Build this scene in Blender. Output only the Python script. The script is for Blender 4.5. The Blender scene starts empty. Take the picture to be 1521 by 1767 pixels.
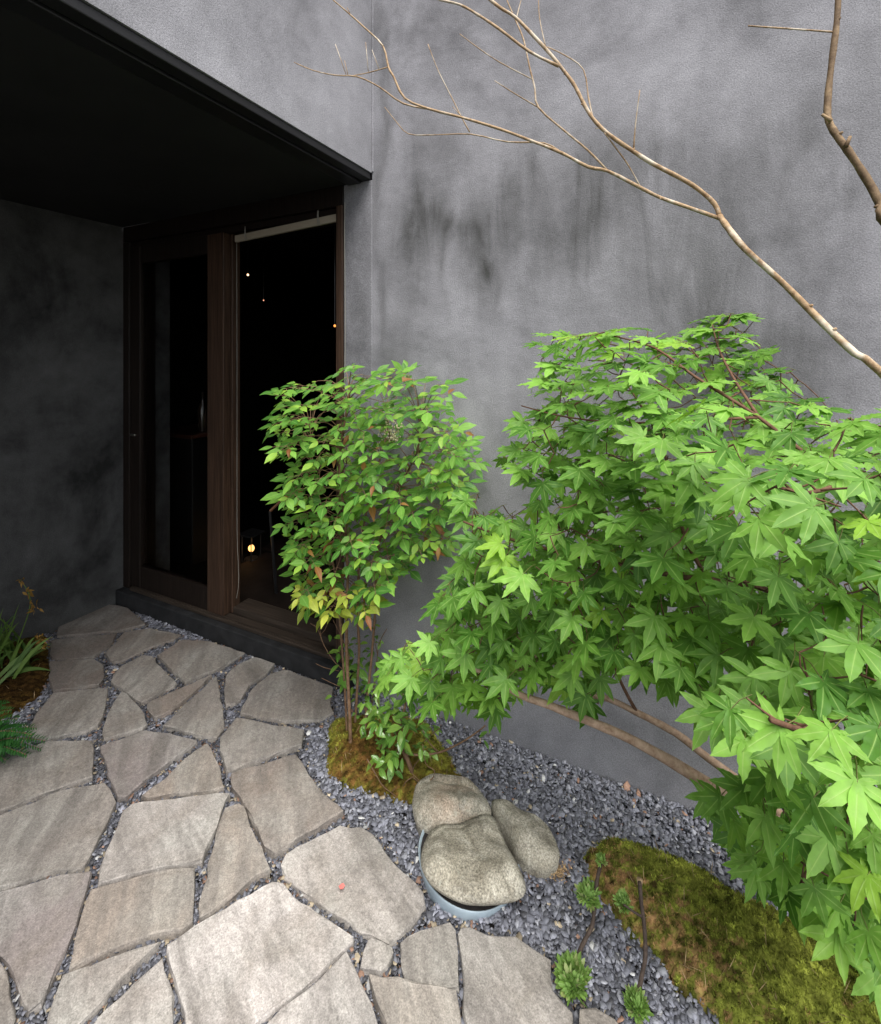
import bpy, math, random
import numpy as np
from mathutils import Vector, Matrix

random.seed(11)
rng = np.random.default_rng(7)
SC = bpy.context.scene
COL = SC.collection
R = math.radians

# ------------------------------------------------------------------ camera
FPX, HV, PX, CH = 835.0, 616.0, 760.5, 1.45          # focal length in photo pixels, horizon row, centre column, eye height
CX, CY = 2.948, -1.762
AX, BX = (.8978, -.4404), (.4404, .8978)             # photo right / forward expressed along the two house walls
cam_d = bpy.data.cameras.new('camera')
cam = bpy.data.objects.new('camera', cam_d)
COL.objects.link(cam)
cam.location = (CX, CY, CH)
cam.rotation_euler = (R(90), 0, math.asin(.4404))
cam_d.sensor_fit = 'HORIZONTAL'
cam_d.sensor_width = 36
cam_d.lens = 36 * FPX / 1521
cam_d.shift_y = -(883.5 - HV) / 1521
cam_d.clip_start = .02
cam_d.clip_end = 300
SC.camera = cam

# ------------------------------------------------------------------ overcast daylight
world = bpy.data.worlds.new('World')
SC.world = world
world.use_nodes = True
wn = world.node_tree
bg = wn.nodes['Background']
sky = wn.nodes.new('ShaderNodeTexSky')
sky.sky_type = 'NISHITA'
sky.sun_disc = False
sky.sun_elevation = R(66)
sky.sun_rotation = R(138)
sky.dust_density = 1.0
sky.air_density = 1.0
hs = wn.nodes.new('ShaderNodeHueSaturation')
hs.inputs['Saturation'].default_value = .22
wn.links.new(sky.outputs[0], hs.inputs['Color'])
wn.links.new(hs.outputs[0], bg.inputs['Color'])
bg.inputs['Strength'].default_value = .06
sun_d = bpy.data.lights.new('sun', 'SUN')
sun_d.energy = 1.5
sun_d.angle = R(50)
sun_d.color = (1, .965, .91)
sun = bpy.data.objects.new('sun', sun_d)
COL.objects.link(sun)
_az, _el = R(-48), R(66)      # from the garden side, to the right of and behind the camera
sun.rotation_euler = Vector((math.cos(_az) * math.cos(_el), math.sin(_az) * math.cos(_el), math.sin(_el))).to_track_quat('Z', 'Y').to_euler()
SC.view_settings.view_transform = 'Standard'
SC.view_settings.look = 'None'
SC.view_settings.gamma = 1
SC.view_settings.use_curve_mapping = False
SC.view_settings.exposure = 2.2

# ------------------------------------------------------------------ helpers
def P(u, v, d):
    X, Z = (u - PX) / FPX * d, -(v - HV) / FPX * d
    return Vector((CX + X * AX[0] + d * AX[1], CY + X * BX[0] + d * BX[1], CH + Z))

def G(u, v, z=0.0):
    return P(u, v, (CH - z) * FPX / (v - HV))

def proj(p):
    dx, dy = p[0] - CX, p[1] - CY
    d = dx * AX[1] + dy * BX[1]
    X = dx * AX[0] + dy * BX[0]
    return PX + FPX * X / d, HV - FPX * (p[2] - CH) / d, d

def inside(px, py, poly):
    px, py = np.asarray(px, float), np.asarray(py, float)
    r = np.zeros(px.shape, bool)
    n = len(poly)
    for i in range(n):
        x0, y0 = poly[i][0], poly[i][1]
        x1, y1 = poly[(i + 1) % n][0], poly[(i + 1) % n][1]
        if y0 == y1:
            continue
        c = ((y0 > py) != (y1 > py)) & (px < (x1 - x0) * (py - y0) / (y1 - y0) + x0)
        r ^= c
    return r

def edge_dist(px, py, poly):
    px, py = np.asarray(px, float), np.asarray(py, float)
    best = np.full(px.shape, 1e9)
    n = len(poly)
    for i in range(n):
        ax, ay = poly[i][0], poly[i][1]
        bx, by = poly[(i + 1) % n][0], poly[(i + 1) % n][1]
        ex, ey = bx - ax, by - ay
        t = np.clip(((px - ax) * ex + (py - ay) * ey) / (ex * ex + ey * ey + 1e-12), 0, 1)
        best = np.minimum(best, np.hypot(px - ax - t * ex, py - ay - t * ey))
    return best

class MB:
    def __init__(s):
        s.v, s.f, s.c, s.n = [], [], [], 0
    def add(s, verts, faces, col=None):
        o = s.n
        s.v.extend([tuple(map(float, q)) for q in verts])
        s.f.extend([tuple(int(i) + o for i in fc) for fc in faces])
        if col is not None:
            s.c.extend([tuple(map(float, col))] * len(verts) if np.ndim(col) == 1 else [tuple(map(float, q)) for q in col])
        s.n += len(verts)
        return s
    def box(s, x0, x1, y0, y1, z0, z1):
        v = [(x, y, z) for x in (x0, x1) for y in (y0, y1) for z in (z0, z1)]
        return s.add(v, [(0, 1, 3, 2), (4, 6, 7, 5), (0, 4, 5, 1), (2, 3, 7, 6), (0, 2, 6, 4), (1, 5, 7, 3)])
    def tube(s, pts, rad, n=6, cap=True, smooth=True, wob=0.0):
        pts = [Vector(p) for p in pts]
        if np.ndim(rad) == 0:
            rad = [rad] * len(pts)
        if smooth and len(pts) > 2:
            q, rr = [], []
            for i in range(len(pts) - 1):
                p0, p1, p2, p3 = pts[max(i - 1, 0)], pts[i], pts[i + 1], pts[min(i + 2, len(pts) - 1)]
                for k in range(3):
                    t = k / 3
                    q.append(.5 * ((2 * p1) + (p2 - p0) * t + (2 * p0 - 5 * p1 + 4 * p2 - p3) * t * t + (3 * p1 - p0 - 3 * p2 + p3) * t ** 3))
                    rr.append(rad[i] * (1 - t) + rad[i + 1] * t)
            q.append(pts[-1]); rr.append(rad[-1])
            pts, rad = q, rr
        verts, faces = [], []
        ref = Vector((.31, .22, .92))
        for i, p in enumerate(pts):
            d = (pts[min(i + 1, len(pts) - 1)] - pts[max(i - 1, 0)])
            d = d.normalized() if d.length > 1e-9 else Vector((0, 0, 1))
            a = d.cross(ref)
            if a.length < .05:
                a = d.cross(Vector((1, 0, 0)))
            a.normalize()
            b = d.cross(a)
            r = rad[i] * (1 + wob * random.uniform(-1, 1))
            for k in range(n):
                t = 2 * math.pi * k / n
                verts.append(p + a * (math.cos(t) * r) + b * (math.sin(t) * r))
        for i in range(len(pts) - 1):
            for k in range(n):
                k2 = (k + 1) % n
                faces.append((i * n + k, i * n + k2, (i + 1) * n + k2, (i + 1) * n + k))
        if cap:
            faces.append(tuple(range(n))[::-1])
            faces.append(tuple(range((len(pts) - 1) * n, len(pts) * n)))
        return s.add(verts, faces)
    def build(s, name, mat, parent=None, smooth=False, bevel=0.0, kind=None):
        me = bpy.data.meshes.new(name)
        me.from_pydata(s.v, [], s.f)
        if s.c:
            a = me.color_attributes.new('col', 'FLOAT_COLOR', 'POINT')
            buf = np.ones((len(s.v), 4), np.float32)
            buf[:, :3] = np.array(s.c)[:, :3]
            a.data.foreach_set('color', buf.ravel())
        me.materials.append(mat)
        if smooth:
            me.polygons.foreach_set('use_smooth', [True] * len(me.polygons))
        me.update()
        return link(name, me, parent, bevel, kind)

def link(name, me, parent=None, bevel=0.0, kind=None):
    o = bpy.data.objects.new(name, me)
    COL.objects.link(o)
    if parent is not None:
        o.parent = parent
        o.matrix_parent_inverse = Matrix.Translation(-parent.matrix_world.translation) if False else parent.matrix_world.inverted()
    if bevel:
        m = o.modifiers.new('edge', 'BEVEL')
        m.width = bevel; m.segments = 2; m.limit_method = 'ANGLE'; m.angle_limit = R(40)
    if kind:
        o['kind'] = kind
    return o

def big_mesh(name, V, F, C, mat, parent=None, kind=None, smooth=False):
    """V (n,3), F (m,3) triangles, C (n,3) colours as numpy arrays."""
    me = bpy.data.meshes.new(name)
    me.vertices.add(len(V)); me.vertices.foreach_set('co', np.asarray(V, np.float32).ravel())
    me.loops.add(F.size); me.loops.foreach_set('vertex_index', np.asarray(F, np.int32).ravel())
    me.polygons.add(len(F))
    me.polygons.foreach_set('loop_start', np.arange(0, F.size, 3, dtype=np.int32))
    me.polygons.foreach_set('loop_total', np.full(len(F), 3, np.int32))
    if smooth:
        me.polygons.foreach_set('use_smooth', np.ones(len(F), bool))
    me.update(calc_edges=True)
    if C is not None:
        a = me.color_attributes.new('col', 'FLOAT_COLOR', 'POINT')
        buf = np.ones((len(V), 4), np.float32); buf[:, :3] = C
        a.data.foreach_set('color', buf.ravel())
    me.materials.append(mat)
    return link(name, me, parent, 0, kind)

def tag(o, label, cat, group=None, kind=None):
    if label: o['label'] = label
    if cat: o['category'] = cat
    if group: o['group'] = group
    if kind: o['kind'] = kind
    return o

def thing(name, label, cat, loc=(0, 0, 0), group=None):
    o = bpy.data.objects.new(name, None)
    COL.objects.link(o)
    o.empty_display_size = .05
    o.location = loc
    bpy_update(o)
    return tag(o, label, cat, group)

def bpy_update(o):
    o.matrix_world = Matrix.Translation(o.location)

# ------------------------------------------------------------------ materials
def mat(name):
    m = bpy.data.materials.new(name)
    m.use_nodes = True
    nt = m.node_tree
    return m, nt, nt.nodes['Principled BSDF'], nt.nodes, nt.links

def N(nt, t, **kw):
    n = nt.nodes.new(t)
    for k, v in kw.items():
        if k in n.inputs.keys():
            n.inputs[k].default_value = v
        else:
            setattr(n, k, v)
    return n

def math_n(nt, op, a, b=None, clamp=False):
    n = nt.nodes.new('ShaderNodeMath'); n.operation = op; n.use_clamp = clamp
    for i, q in enumerate((a, b)):
        if q is None: continue
        if isinstance(q, (int, float)): n.inputs[i].default_value = q
        else: nt.links.new(q, n.inputs[i])
    return n.outputs[0]

def mixc(nt, fac, a, b, mode='MIX'):
    n = nt.nodes.new('ShaderNodeMix'); n.data_type = 'RGBA'; n.blend_type = mode
    for i, q in ((0, fac), (6, a), (7, b)):
        if isinstance(q, (int, float)): n.inputs[i].default_value = q
        elif isinstance(q, tuple): n.inputs[i].default_value = q if len(q) == 4 else (*q, 1)
        else: nt.links.new(q, n.inputs[i])
    return n.outputs[2]

def ramp(nt, fac, stops):
    n = nt.nodes.new('ShaderNodeValToRGB')
    e = n.color_ramp.elements
    while len(e) < len(stops): e.new(.5)
    for el, (p, c) in zip(e, stops):
        el.position = p; el.color = (*c, 1) if isinstance(c, tuple) else (c, c, c, 1)
    nt.links.new(fac, n.inputs[0])
    return n.outputs[0]

def noise(nt, vec, scale, detail=5, rough=.55, dist=0.0):
    n = N(nt, 'ShaderNodeTexNoise', Scale=scale, Detail=detail, Roughness=rough, Distortion=dist)
    nt.links.new(vec, n.inputs['Vector'])
    return n.outputs['Fac']

def mapping(nt, vec, scale=(1, 1, 1), rot=(0, 0, 0), loc=(0, 0, 0)):
    n = N(nt, 'ShaderNodeMapping')
    n.inputs['Scale'].default_value = scale; n.inputs['Rotation'].default_value = rot; n.inputs['Location'].default_value = loc
    nt.links.new(vec, n.inputs['Vector'])
    return n.outputs[0]

def geo_pos(nt):
    return N(nt, 'ShaderNodeNewGeometry').outputs['Position']

def bump(nt, h, strength, dist, bsdf, prev=None):
    n = N(nt, 'ShaderNodeBump', Strength=strength, Distance=dist)
    nt.links.new(h, n.inputs['Height'])
    if prev is not None: nt.links.new(prev, n.inputs['Normal'])
    if bsdf is not None: nt.links.new(n.outputs[0], bsdf.inputs['Normal'])
    return n.outputs[0]

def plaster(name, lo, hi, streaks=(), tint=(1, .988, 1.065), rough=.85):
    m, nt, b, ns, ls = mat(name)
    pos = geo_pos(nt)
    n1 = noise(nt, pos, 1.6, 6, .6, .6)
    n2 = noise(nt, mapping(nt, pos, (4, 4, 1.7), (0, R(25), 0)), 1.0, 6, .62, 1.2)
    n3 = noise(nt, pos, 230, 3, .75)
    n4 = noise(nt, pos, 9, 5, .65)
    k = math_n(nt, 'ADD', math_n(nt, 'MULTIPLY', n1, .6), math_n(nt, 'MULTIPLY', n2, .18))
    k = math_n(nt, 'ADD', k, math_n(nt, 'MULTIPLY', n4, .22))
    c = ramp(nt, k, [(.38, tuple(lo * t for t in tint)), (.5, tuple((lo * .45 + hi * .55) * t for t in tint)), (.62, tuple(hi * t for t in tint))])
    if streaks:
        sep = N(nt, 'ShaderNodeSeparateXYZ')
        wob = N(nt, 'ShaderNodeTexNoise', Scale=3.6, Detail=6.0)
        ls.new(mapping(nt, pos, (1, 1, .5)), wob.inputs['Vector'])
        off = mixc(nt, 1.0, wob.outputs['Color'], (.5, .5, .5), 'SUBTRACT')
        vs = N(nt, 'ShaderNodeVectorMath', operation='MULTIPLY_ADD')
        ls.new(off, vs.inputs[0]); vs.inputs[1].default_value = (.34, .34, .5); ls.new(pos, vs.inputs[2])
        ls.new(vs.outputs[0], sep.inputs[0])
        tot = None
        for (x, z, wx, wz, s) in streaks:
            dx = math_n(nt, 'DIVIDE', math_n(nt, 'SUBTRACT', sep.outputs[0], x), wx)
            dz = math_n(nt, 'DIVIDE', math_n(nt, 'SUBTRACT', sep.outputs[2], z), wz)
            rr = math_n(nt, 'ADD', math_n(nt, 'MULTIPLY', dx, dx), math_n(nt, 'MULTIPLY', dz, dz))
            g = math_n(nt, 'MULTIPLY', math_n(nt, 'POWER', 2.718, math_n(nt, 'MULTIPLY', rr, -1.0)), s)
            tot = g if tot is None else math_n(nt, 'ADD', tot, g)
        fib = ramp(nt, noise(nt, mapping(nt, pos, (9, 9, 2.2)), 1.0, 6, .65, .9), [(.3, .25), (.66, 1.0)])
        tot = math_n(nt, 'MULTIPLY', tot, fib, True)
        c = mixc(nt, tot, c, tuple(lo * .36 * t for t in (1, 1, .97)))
    c = mixc(nt, .30, c, ramp(nt, n3, [(.32, .0), (.68, 1.0)]), 'OVERLAY')
    ls.new(c, b.inputs['Base Color'])
    b.inputs['Roughness'].default_value = rough
    b.inputs['Specular IOR Level'].default_value = .25
    pr = bump(nt, noise(nt, pos, 6, 4, .6), .25, .02, None)
    bump(nt, n3, .55, .003, b, pr)
    return m

STREAKS_AND_SHADE = [(1.95, 1.90, .05, .34, 0.53), (2.00, 1.95, .045, .26, 0.58), (2.07, 2.0, .05, .24, 0.58), (2.12, 1.86, .03, .2, 0.51), (2.24, 1.88, .05, .22, 0.73), (2.29, 1.80, .04, .2, 0.73), (2.36, 1.95, .04, .18, 0.51),
           (2.15, 2.02, .22, .09, 0.45), (2.47, 1.85, .07, .28, 0.58), (2.62, 1.88, .06, .25, 0.65), (2.75, 2.0, .12, .25, 0.51), (3.0, 1.75, .25, .45, 0.65), (1.83, 1.62, .04, .36, 0.53), (1.79, 2.5, .035, .6, 0.65),  # streaks are stains; the one at the upper-storey corner is painted shade
           (2.08, 2.3, .3, .1, 0.26), (2.5, 2.12, .3, .14, 0.45), (3.1, 1.35, .3, .25, 0.65), (3.35, 2.05, .18, .2, 0.58), (1.9, 1.35, .05, .2, 0.39)]
M_WALL = plaster('plaster_grey', .145, .335, STREAKS_AND_SHADE)
M_WALL2 = plaster('plaster_grey_strip', .13, .29, [(1.68, 1.75, .07, .35, .5)])
M_FASCIA = plaster('plaster_fascia', .16, .35)
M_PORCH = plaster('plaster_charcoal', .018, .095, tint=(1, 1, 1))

def plain(name, col, rough=.6, spec=.3, bumps=None, var=.25, scale=8, stretch=(1, 1, 1), metal=0.0):
    m, nt, b, ns, ls = mat(name)
    pos = geo_pos(nt)
    v = mapping(nt, pos, stretch)
    k = noise(nt, v, scale, 6, .6, .3)
    c = ramp(nt, k, [(.3, tuple(q * (1 - var) for q in col)), (.7, tuple(q * (1 + var) for q in col))])
    ls.new(c, b.inputs['Base Color'])
    b.inputs['Roughness'].default_value = rough
    b.inputs['Specular IOR Level'].default_value = spec
    b.inputs['Metallic'].default_value = metal
    if bumps: bump(nt, k, bumps[0], bumps[1], b)
    return m

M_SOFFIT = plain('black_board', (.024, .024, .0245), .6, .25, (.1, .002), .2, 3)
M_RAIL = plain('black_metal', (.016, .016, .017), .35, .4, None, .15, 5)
M_WOOD = plain('shaded_stained_wood', (.011, .0068, .005), .5, .3, (.5, .003), .6, 5, (28, 28, .8))  # door wood with porch shade put into its darker colour
M_WOODX = plain('dark_stained_wood_sill', (.040, .030, .023), .55, .3, (.5, .003), .5, 5, (.9, 24, 24))
M_POST = plain('brown_wood', (.048, .027, .017), .5, .3, (.5, .003), .6, 5, (28, 28, .8))
M_PLINTH = plain('black_mortar', (.021, .0215, .023), .8, .2, (.5, .004), .4, 14)
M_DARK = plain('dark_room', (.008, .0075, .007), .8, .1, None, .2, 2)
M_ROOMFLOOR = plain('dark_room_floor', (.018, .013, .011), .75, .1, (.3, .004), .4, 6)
M_BAMBOO = plain('bamboo_slat', (.36, .31, .24), .55, .3, None, .12, 20, (1, 1, 30))
M_CORD = plain('white_cord', (.30, .29, .26), .7, .2, None, .05)
M_STEEL = plain('worn_steel', (.5, .48, .44), .3, .5, None, .1, 20, metal=1.0)

def glass_mat():
    m, nt, b, ns, ls = mat('dark_glass')
    b.inputs['Base Color'].default_value = (.9, .92, .92, 1)
    b.inputs['Roughness'].default_value = .02
    b.inputs['Transmission Weight'].default_value = 1
    b.inputs['IOR'].default_value = 1.02
    b.inputs['Specular IOR Level'].default_value = .4
    return m
M_GLASS = glass_mat()

def glow(name, col, s):
    m, nt, b, ns, ls = mat(name)
    b.inputs['Base Color'].default_value = (*col, 1)
    b.inputs['Emission Color'].default_value = (*col, 1)
    b.inputs['Emission Strength'].default_value = s
    return m

def flag_mat():
    m, nt, b, ns, ls = mat('flagstone')
    pos = geo_pos(nt)
    oi = N(nt, 'ShaderNodeObjectInfo')
    rnd = oi.outputs['Random']
    # each slab: bedding lines run their own way
    wn_ = N(nt, 'ShaderNodeTexWhiteNoise', noise_dimensions='1D'); ls.new(rnd, wn_.inputs['W'])
    cmb = N(nt, 'ShaderNodeCombineXYZ')
    ls.new(math_n(nt, 'ADD', .35, math_n(nt, 'MULTIPLY', wn_.outputs['Value'], .7)), cmb.inputs[2])
    mp = N(nt, 'ShaderNodeMapping'); ls.new(pos, mp.inputs['Vector']); ls.new(cmb.outputs[0], mp.inputs['Rotation'])
    mp2 = N(nt, 'ShaderNodeMapping'); ls.new(mp.outputs[0], mp2.inputs['Vector']); mp2.inputs['Scale'].default_value = (7, 30, 12)
    grain = noise(nt, mp2.outputs[0], 1.0, 8, .68, .5)
    base = oi.outputs['Color']
    blot = noise(nt, pos, 5.5, 6, .62, .8)
    c = mixc(nt, ramp(nt, blot, [(.42, .0), (.7, .7)]), base, (.175, .150, .125))
    blot2 = noise(nt, pos, 3.1, 5, .6, .4)
    c = mixc(nt, ramp(nt, blot2, [(.46, .0), (.7, .7)]), c, (.34, .335, .31))
    mp3 = N(nt, 'ShaderNodeMapping'); ls.new(mp.outputs[0], mp3.inputs['Vector']); mp3.inputs['Scale'].default_value = (1.6, 11, 5)
    band = noise(nt, mp3.outputs[0], 1.0, 6, .6, .7)
    c = mixc(nt, ramp(nt, band, [(.34, .65), (.52, .0)]), c, (.135, .122, .112))
    c = mixc(nt, ramp(nt, grain, [(.28, .6), (.55, .0)]), c, (.13, .118, .108))
    spk = noise(nt, pos, 260, 3, .7)
    c = mixc(nt, .42, c, ramp(nt, spk, [(.25, .02), (.75, .98)]), 'OVERLAY')
    spk2 = noise(nt, pos, 70, 5, .75)
    c = mixc(nt, .35, c, ramp(nt, spk2, [(.3, .15), (.7, .85)]), 'OVERLAY')
    ls.new(c, b.inputs['Base Color'])
    b.inputs['Roughness'].default_value = .82
    b.inputs['Specular IOR Level'].default_value = .25
    p1 = bump(nt, grain, .5, .006, None)
    p2 = bump(nt, spk2, .45, .004, None, p1)
    bump(nt, spk, .4, .0016, b, p2)
    return m
M_FLAG = flag_mat()

def rock_mat():
    m, nt, b, ns, ls = mat('river_rock')
    pos = geo_pos(nt)
    oi = N(nt, 'ShaderNodeObjectInfo')
    n1 = noise(nt, pos, 13, 9, .74, .8)
    base = ramp(nt, n1, [(.34, (.17, .152, .118)), (.5, (.33, .305, .25)), (.64, (.50, .47, .40))])
    warm = ramp(nt, noise(nt, pos, 6, 4, .6, .5), [(.45, .0), (.65, 1.0)])
    c = mixc(nt, math_n(nt, 'MULTIPLY', warm, .4), base, oi.outputs['Color'])
    veins = ramp(nt, noise(nt, mapping(nt, pos, (4, 18, 12), (0, 0, .6)), 1.0, 6, .7, 1.2), [(.58, .0), (.72, .6)])
    c = mixc(nt, veins, c, (.42, .41, .37))
    spk = noise(nt, pos, 220, 3, .7)
    c = mixc(nt, .62, c, ramp(nt, spk, [(.3, .0), (.7, 1.0)]), 'OVERLAY')
    lich = ramp(nt, noise(nt, pos, 34, 6, .7, .4), [(.6, .0), (.7, .5)])
    c = mixc(nt, lich, c, (.44, .45, .38))
    ls.new(c, b.inputs['Base Color'])
    b.inputs['Roughness'].default_value = .8
    b.inputs['Specular IOR Level'].default_value = .3
    p1 = bump(nt, noise(nt, pos, 26, 9, .72), .5, .014, None)
    bump(nt, spk, .4, .0015, b, p1)
    return m
M_ROCK = rock_mat()

def attr_mat(name, rough=.7, spec=.25, trans=0.0, extra=None, bumpy=None):
    m, nt, b, ns, ls = mat(name)
    a = N(nt, 'ShaderNodeAttribute'); a.attribute_name = 'col'
    c = a.outputs['Color']
    if bumpy:
        k = noise(nt, geo_pos(nt), bumpy[0], 4, .7)
        c = mixc(nt, bumpy[1], c, ramp(nt, k, [(.3, .1), (.7, .9)]), 'OVERLAY')
        bump(nt, k, .4, bumpy[2], b)
    ls.new(c, b.inputs['Base Color'])
    b.inputs['Roughness'].default_value = rough
    b.inputs['Specular IOR Level'].default_value = spec
    if trans:
        t = N(nt, 'ShaderNodeBsdfTranslucent'); ls.new(c, t.inputs['Color'])
        mx = N(nt, 'ShaderNodeMixShader'); mx.inputs[0].default_value = trans
        ls.new(b.outputs[0], mx.inputs[1]); ls.new(t.outputs[0], mx.inputs[2])
        ls.new(mx.outputs[0], nt.nodes['Material Output'].inputs['Surface'])
    return m
M_CHIP = attr_mat('slate_chip', .6, .35, 0, None, (160, .35, .001))
M_MOSS = attr_mat('moss', .85, .1, .25)

def leaf_mat(name, dark, light, vein, alt=None, rough=.5, spec=.3, trans=.35, altcut=.9):
    """col attribute: r = midrib weight, g = random tint of joined leaves (0 on shared meshes), b = petiole."""
    m, nt, b, ns, ls = mat(name)
    a = N(nt, 'ShaderNodeAttribute'); a.attribute_name = 'col'
    sp = N(nt, 'ShaderNodeSeparateColor'); ls.new(a.outputs['Color'], sp.inputs[0])
    oi = N(nt, 'ShaderNodeObjectInfo')
    rnd = math_n(nt, 'FRACT', math_n(nt, 'ADD', oi.outputs['Random'], sp.outputs[1]))
    stops = [(0, dark), (.5, tuple(.55 * p + .45 * q for p, q in zip(dark, light))), (altcut - .02, light)]
    if alt: stops += [(altcut, alt), (1, alt)]
    c = ramp(nt, rnd, stops)
    nz = noise(nt, geo_pos(nt), 45, 4, .6)
    c = mixc(nt, .35, c, ramp(nt, nz, [(.3, .3), (.7, .7)]), 'OVERLAY')
    mid = math_n(nt, 'POWER', sp.outputs[0], 16.0)
    c = mixc(nt, math_n(nt, 'MULTIPLY', mid, .75), c, vein)
    c = mixc(nt, sp.outputs[2], c, (.16, .12, .05))
    ls.new(c, b.inputs['Base Color'])
    b.inputs['Roughness'].default_value = rough
    b.inputs['Specular IOR Level'].default_value = spec
    bump(nt, math_n(nt, 'ADD', math_n(nt, 'MULTIPLY', nz, .5), mid), .3, .0015, b)
    t = N(nt, 'ShaderNodeBsdfTranslucent')
    ls.new(mixc(nt, 1.0, c, (1.45, 1.45, .55), 'MULTIPLY'), t.inputs['Color'])
    mx = N(nt, 'ShaderNodeMixShader'); mx.inputs[0].default_value = trans
    ls.new(b.outputs[0], mx.inputs[1]); ls.new(t.outputs[0], mx.inputs[2])
    ls.new(mx.outputs[0], nt.nodes['Material Output'].inputs['Surface'])
    return m
M_MAPLE = leaf_mat('maple_leaf', (.066, .175, .022), (.215, .415, .066), (.36, .53, .16), (.24, .42, .05), altcut=.965)
M_NANDINA = leaf_mat('nandina_leaf', (.055, .165, .028), (.19, .38, .062), (.28, .46, .13), (.25, .42, .06), rough=.4, altcut=.9)
M_NANDINA_Y = leaf_mat('nandina_leaf_yellow', (.27, .36, .05), (.40, .44, .07), (.46, .48, .14), None, rough=.45)
M_NANDINA_R = leaf_mat('nandina_leaf_rust', (.20, .075, .025), (.28, .15, .04), (.3, .2, .1), None, rough=.5)
M_GLOSSY = leaf_mat('glossy_leaf', (.085, .21, .035), (.26, .44, .085), (.32, .48, .15), (.2, .33, .05), rough=.2, spec=.6, trans=.2, altcut=.88)
M_FERN = leaf_mat('fern_leaf', (.016, .075, .017), (.036, .13, .026), (.05, .15, .035), None)
M_STRAP = leaf_mat('strap_leaf', (.045, .10, .022), (.12, .20, .04), (.15, .22, .07), None)
M_ROSETTE = leaf_mat('rosette_leaf', (.15, .27, .06), (.32, .50, .15), (.40, .52, .24), (.36, .42, .18), rough=.4, spec=.45, altcut=.85)

def bark(name, c0, c1, sc=30, blotch=None):
    m, nt, b, ns, ls = mat(name)
    pos = geo_pos(nt)
    k = noise(nt, pos, sc, 6, .7, .6)
    c = ramp(nt, k, [(.32, c0), (.62, c1)])
    if blotch:
        c = mixc(nt, ramp(nt, noise(nt, pos, 14, 4, .6), [(.5, .0), (.62, 1.0)]), c, blotch)
    ls.new(c, b.inputs['Base Color'])
    b.inputs['Roughness'].default_value = .75
    b.inputs['Specular IOR Level'].default_value = .2
    bump(nt, noise(nt, pos, 140, 4, .7), .5, .002, b)
    return m
M_BARK_BARE = bark('bare_bark', (.19, .115, .06), (.42, .30, .185), 45, (.55, .48, .38))
M_BARK_DARK = bark('bare_bark_dark', (.08, .05, .03), (.19, .13, .075), 40, (.34, .24, .14))
M_BARK_MAPLE = bark('maple_bark', (.24, .15, .095), (.46, .33, .24), 60)
M_TWIG = bark('twig', (.07, .035, .022), (.15, .08, .05), 60)
M_STEM = bark('cane_stem', (.10, .055, .032), (.24, .15, .09), 60)
M_STEM_DARK = bark('rosette_stem', (.035, .026, .022), (.085, .062, .05), 90)
M_SOIL = plain('soil', (.035, .032, .032), .95, .1, (.6, .01), .4, 40)

# ------------------------------------------------------------------ ground
ground = MB().add([(-8, -12, -.035), (14, -12, -.035), (14, .5, -.035), (-8, .5, -.035)], [(0, 1, 2, 3)]).build('ground', M_SOIL, kind='structure')

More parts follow.
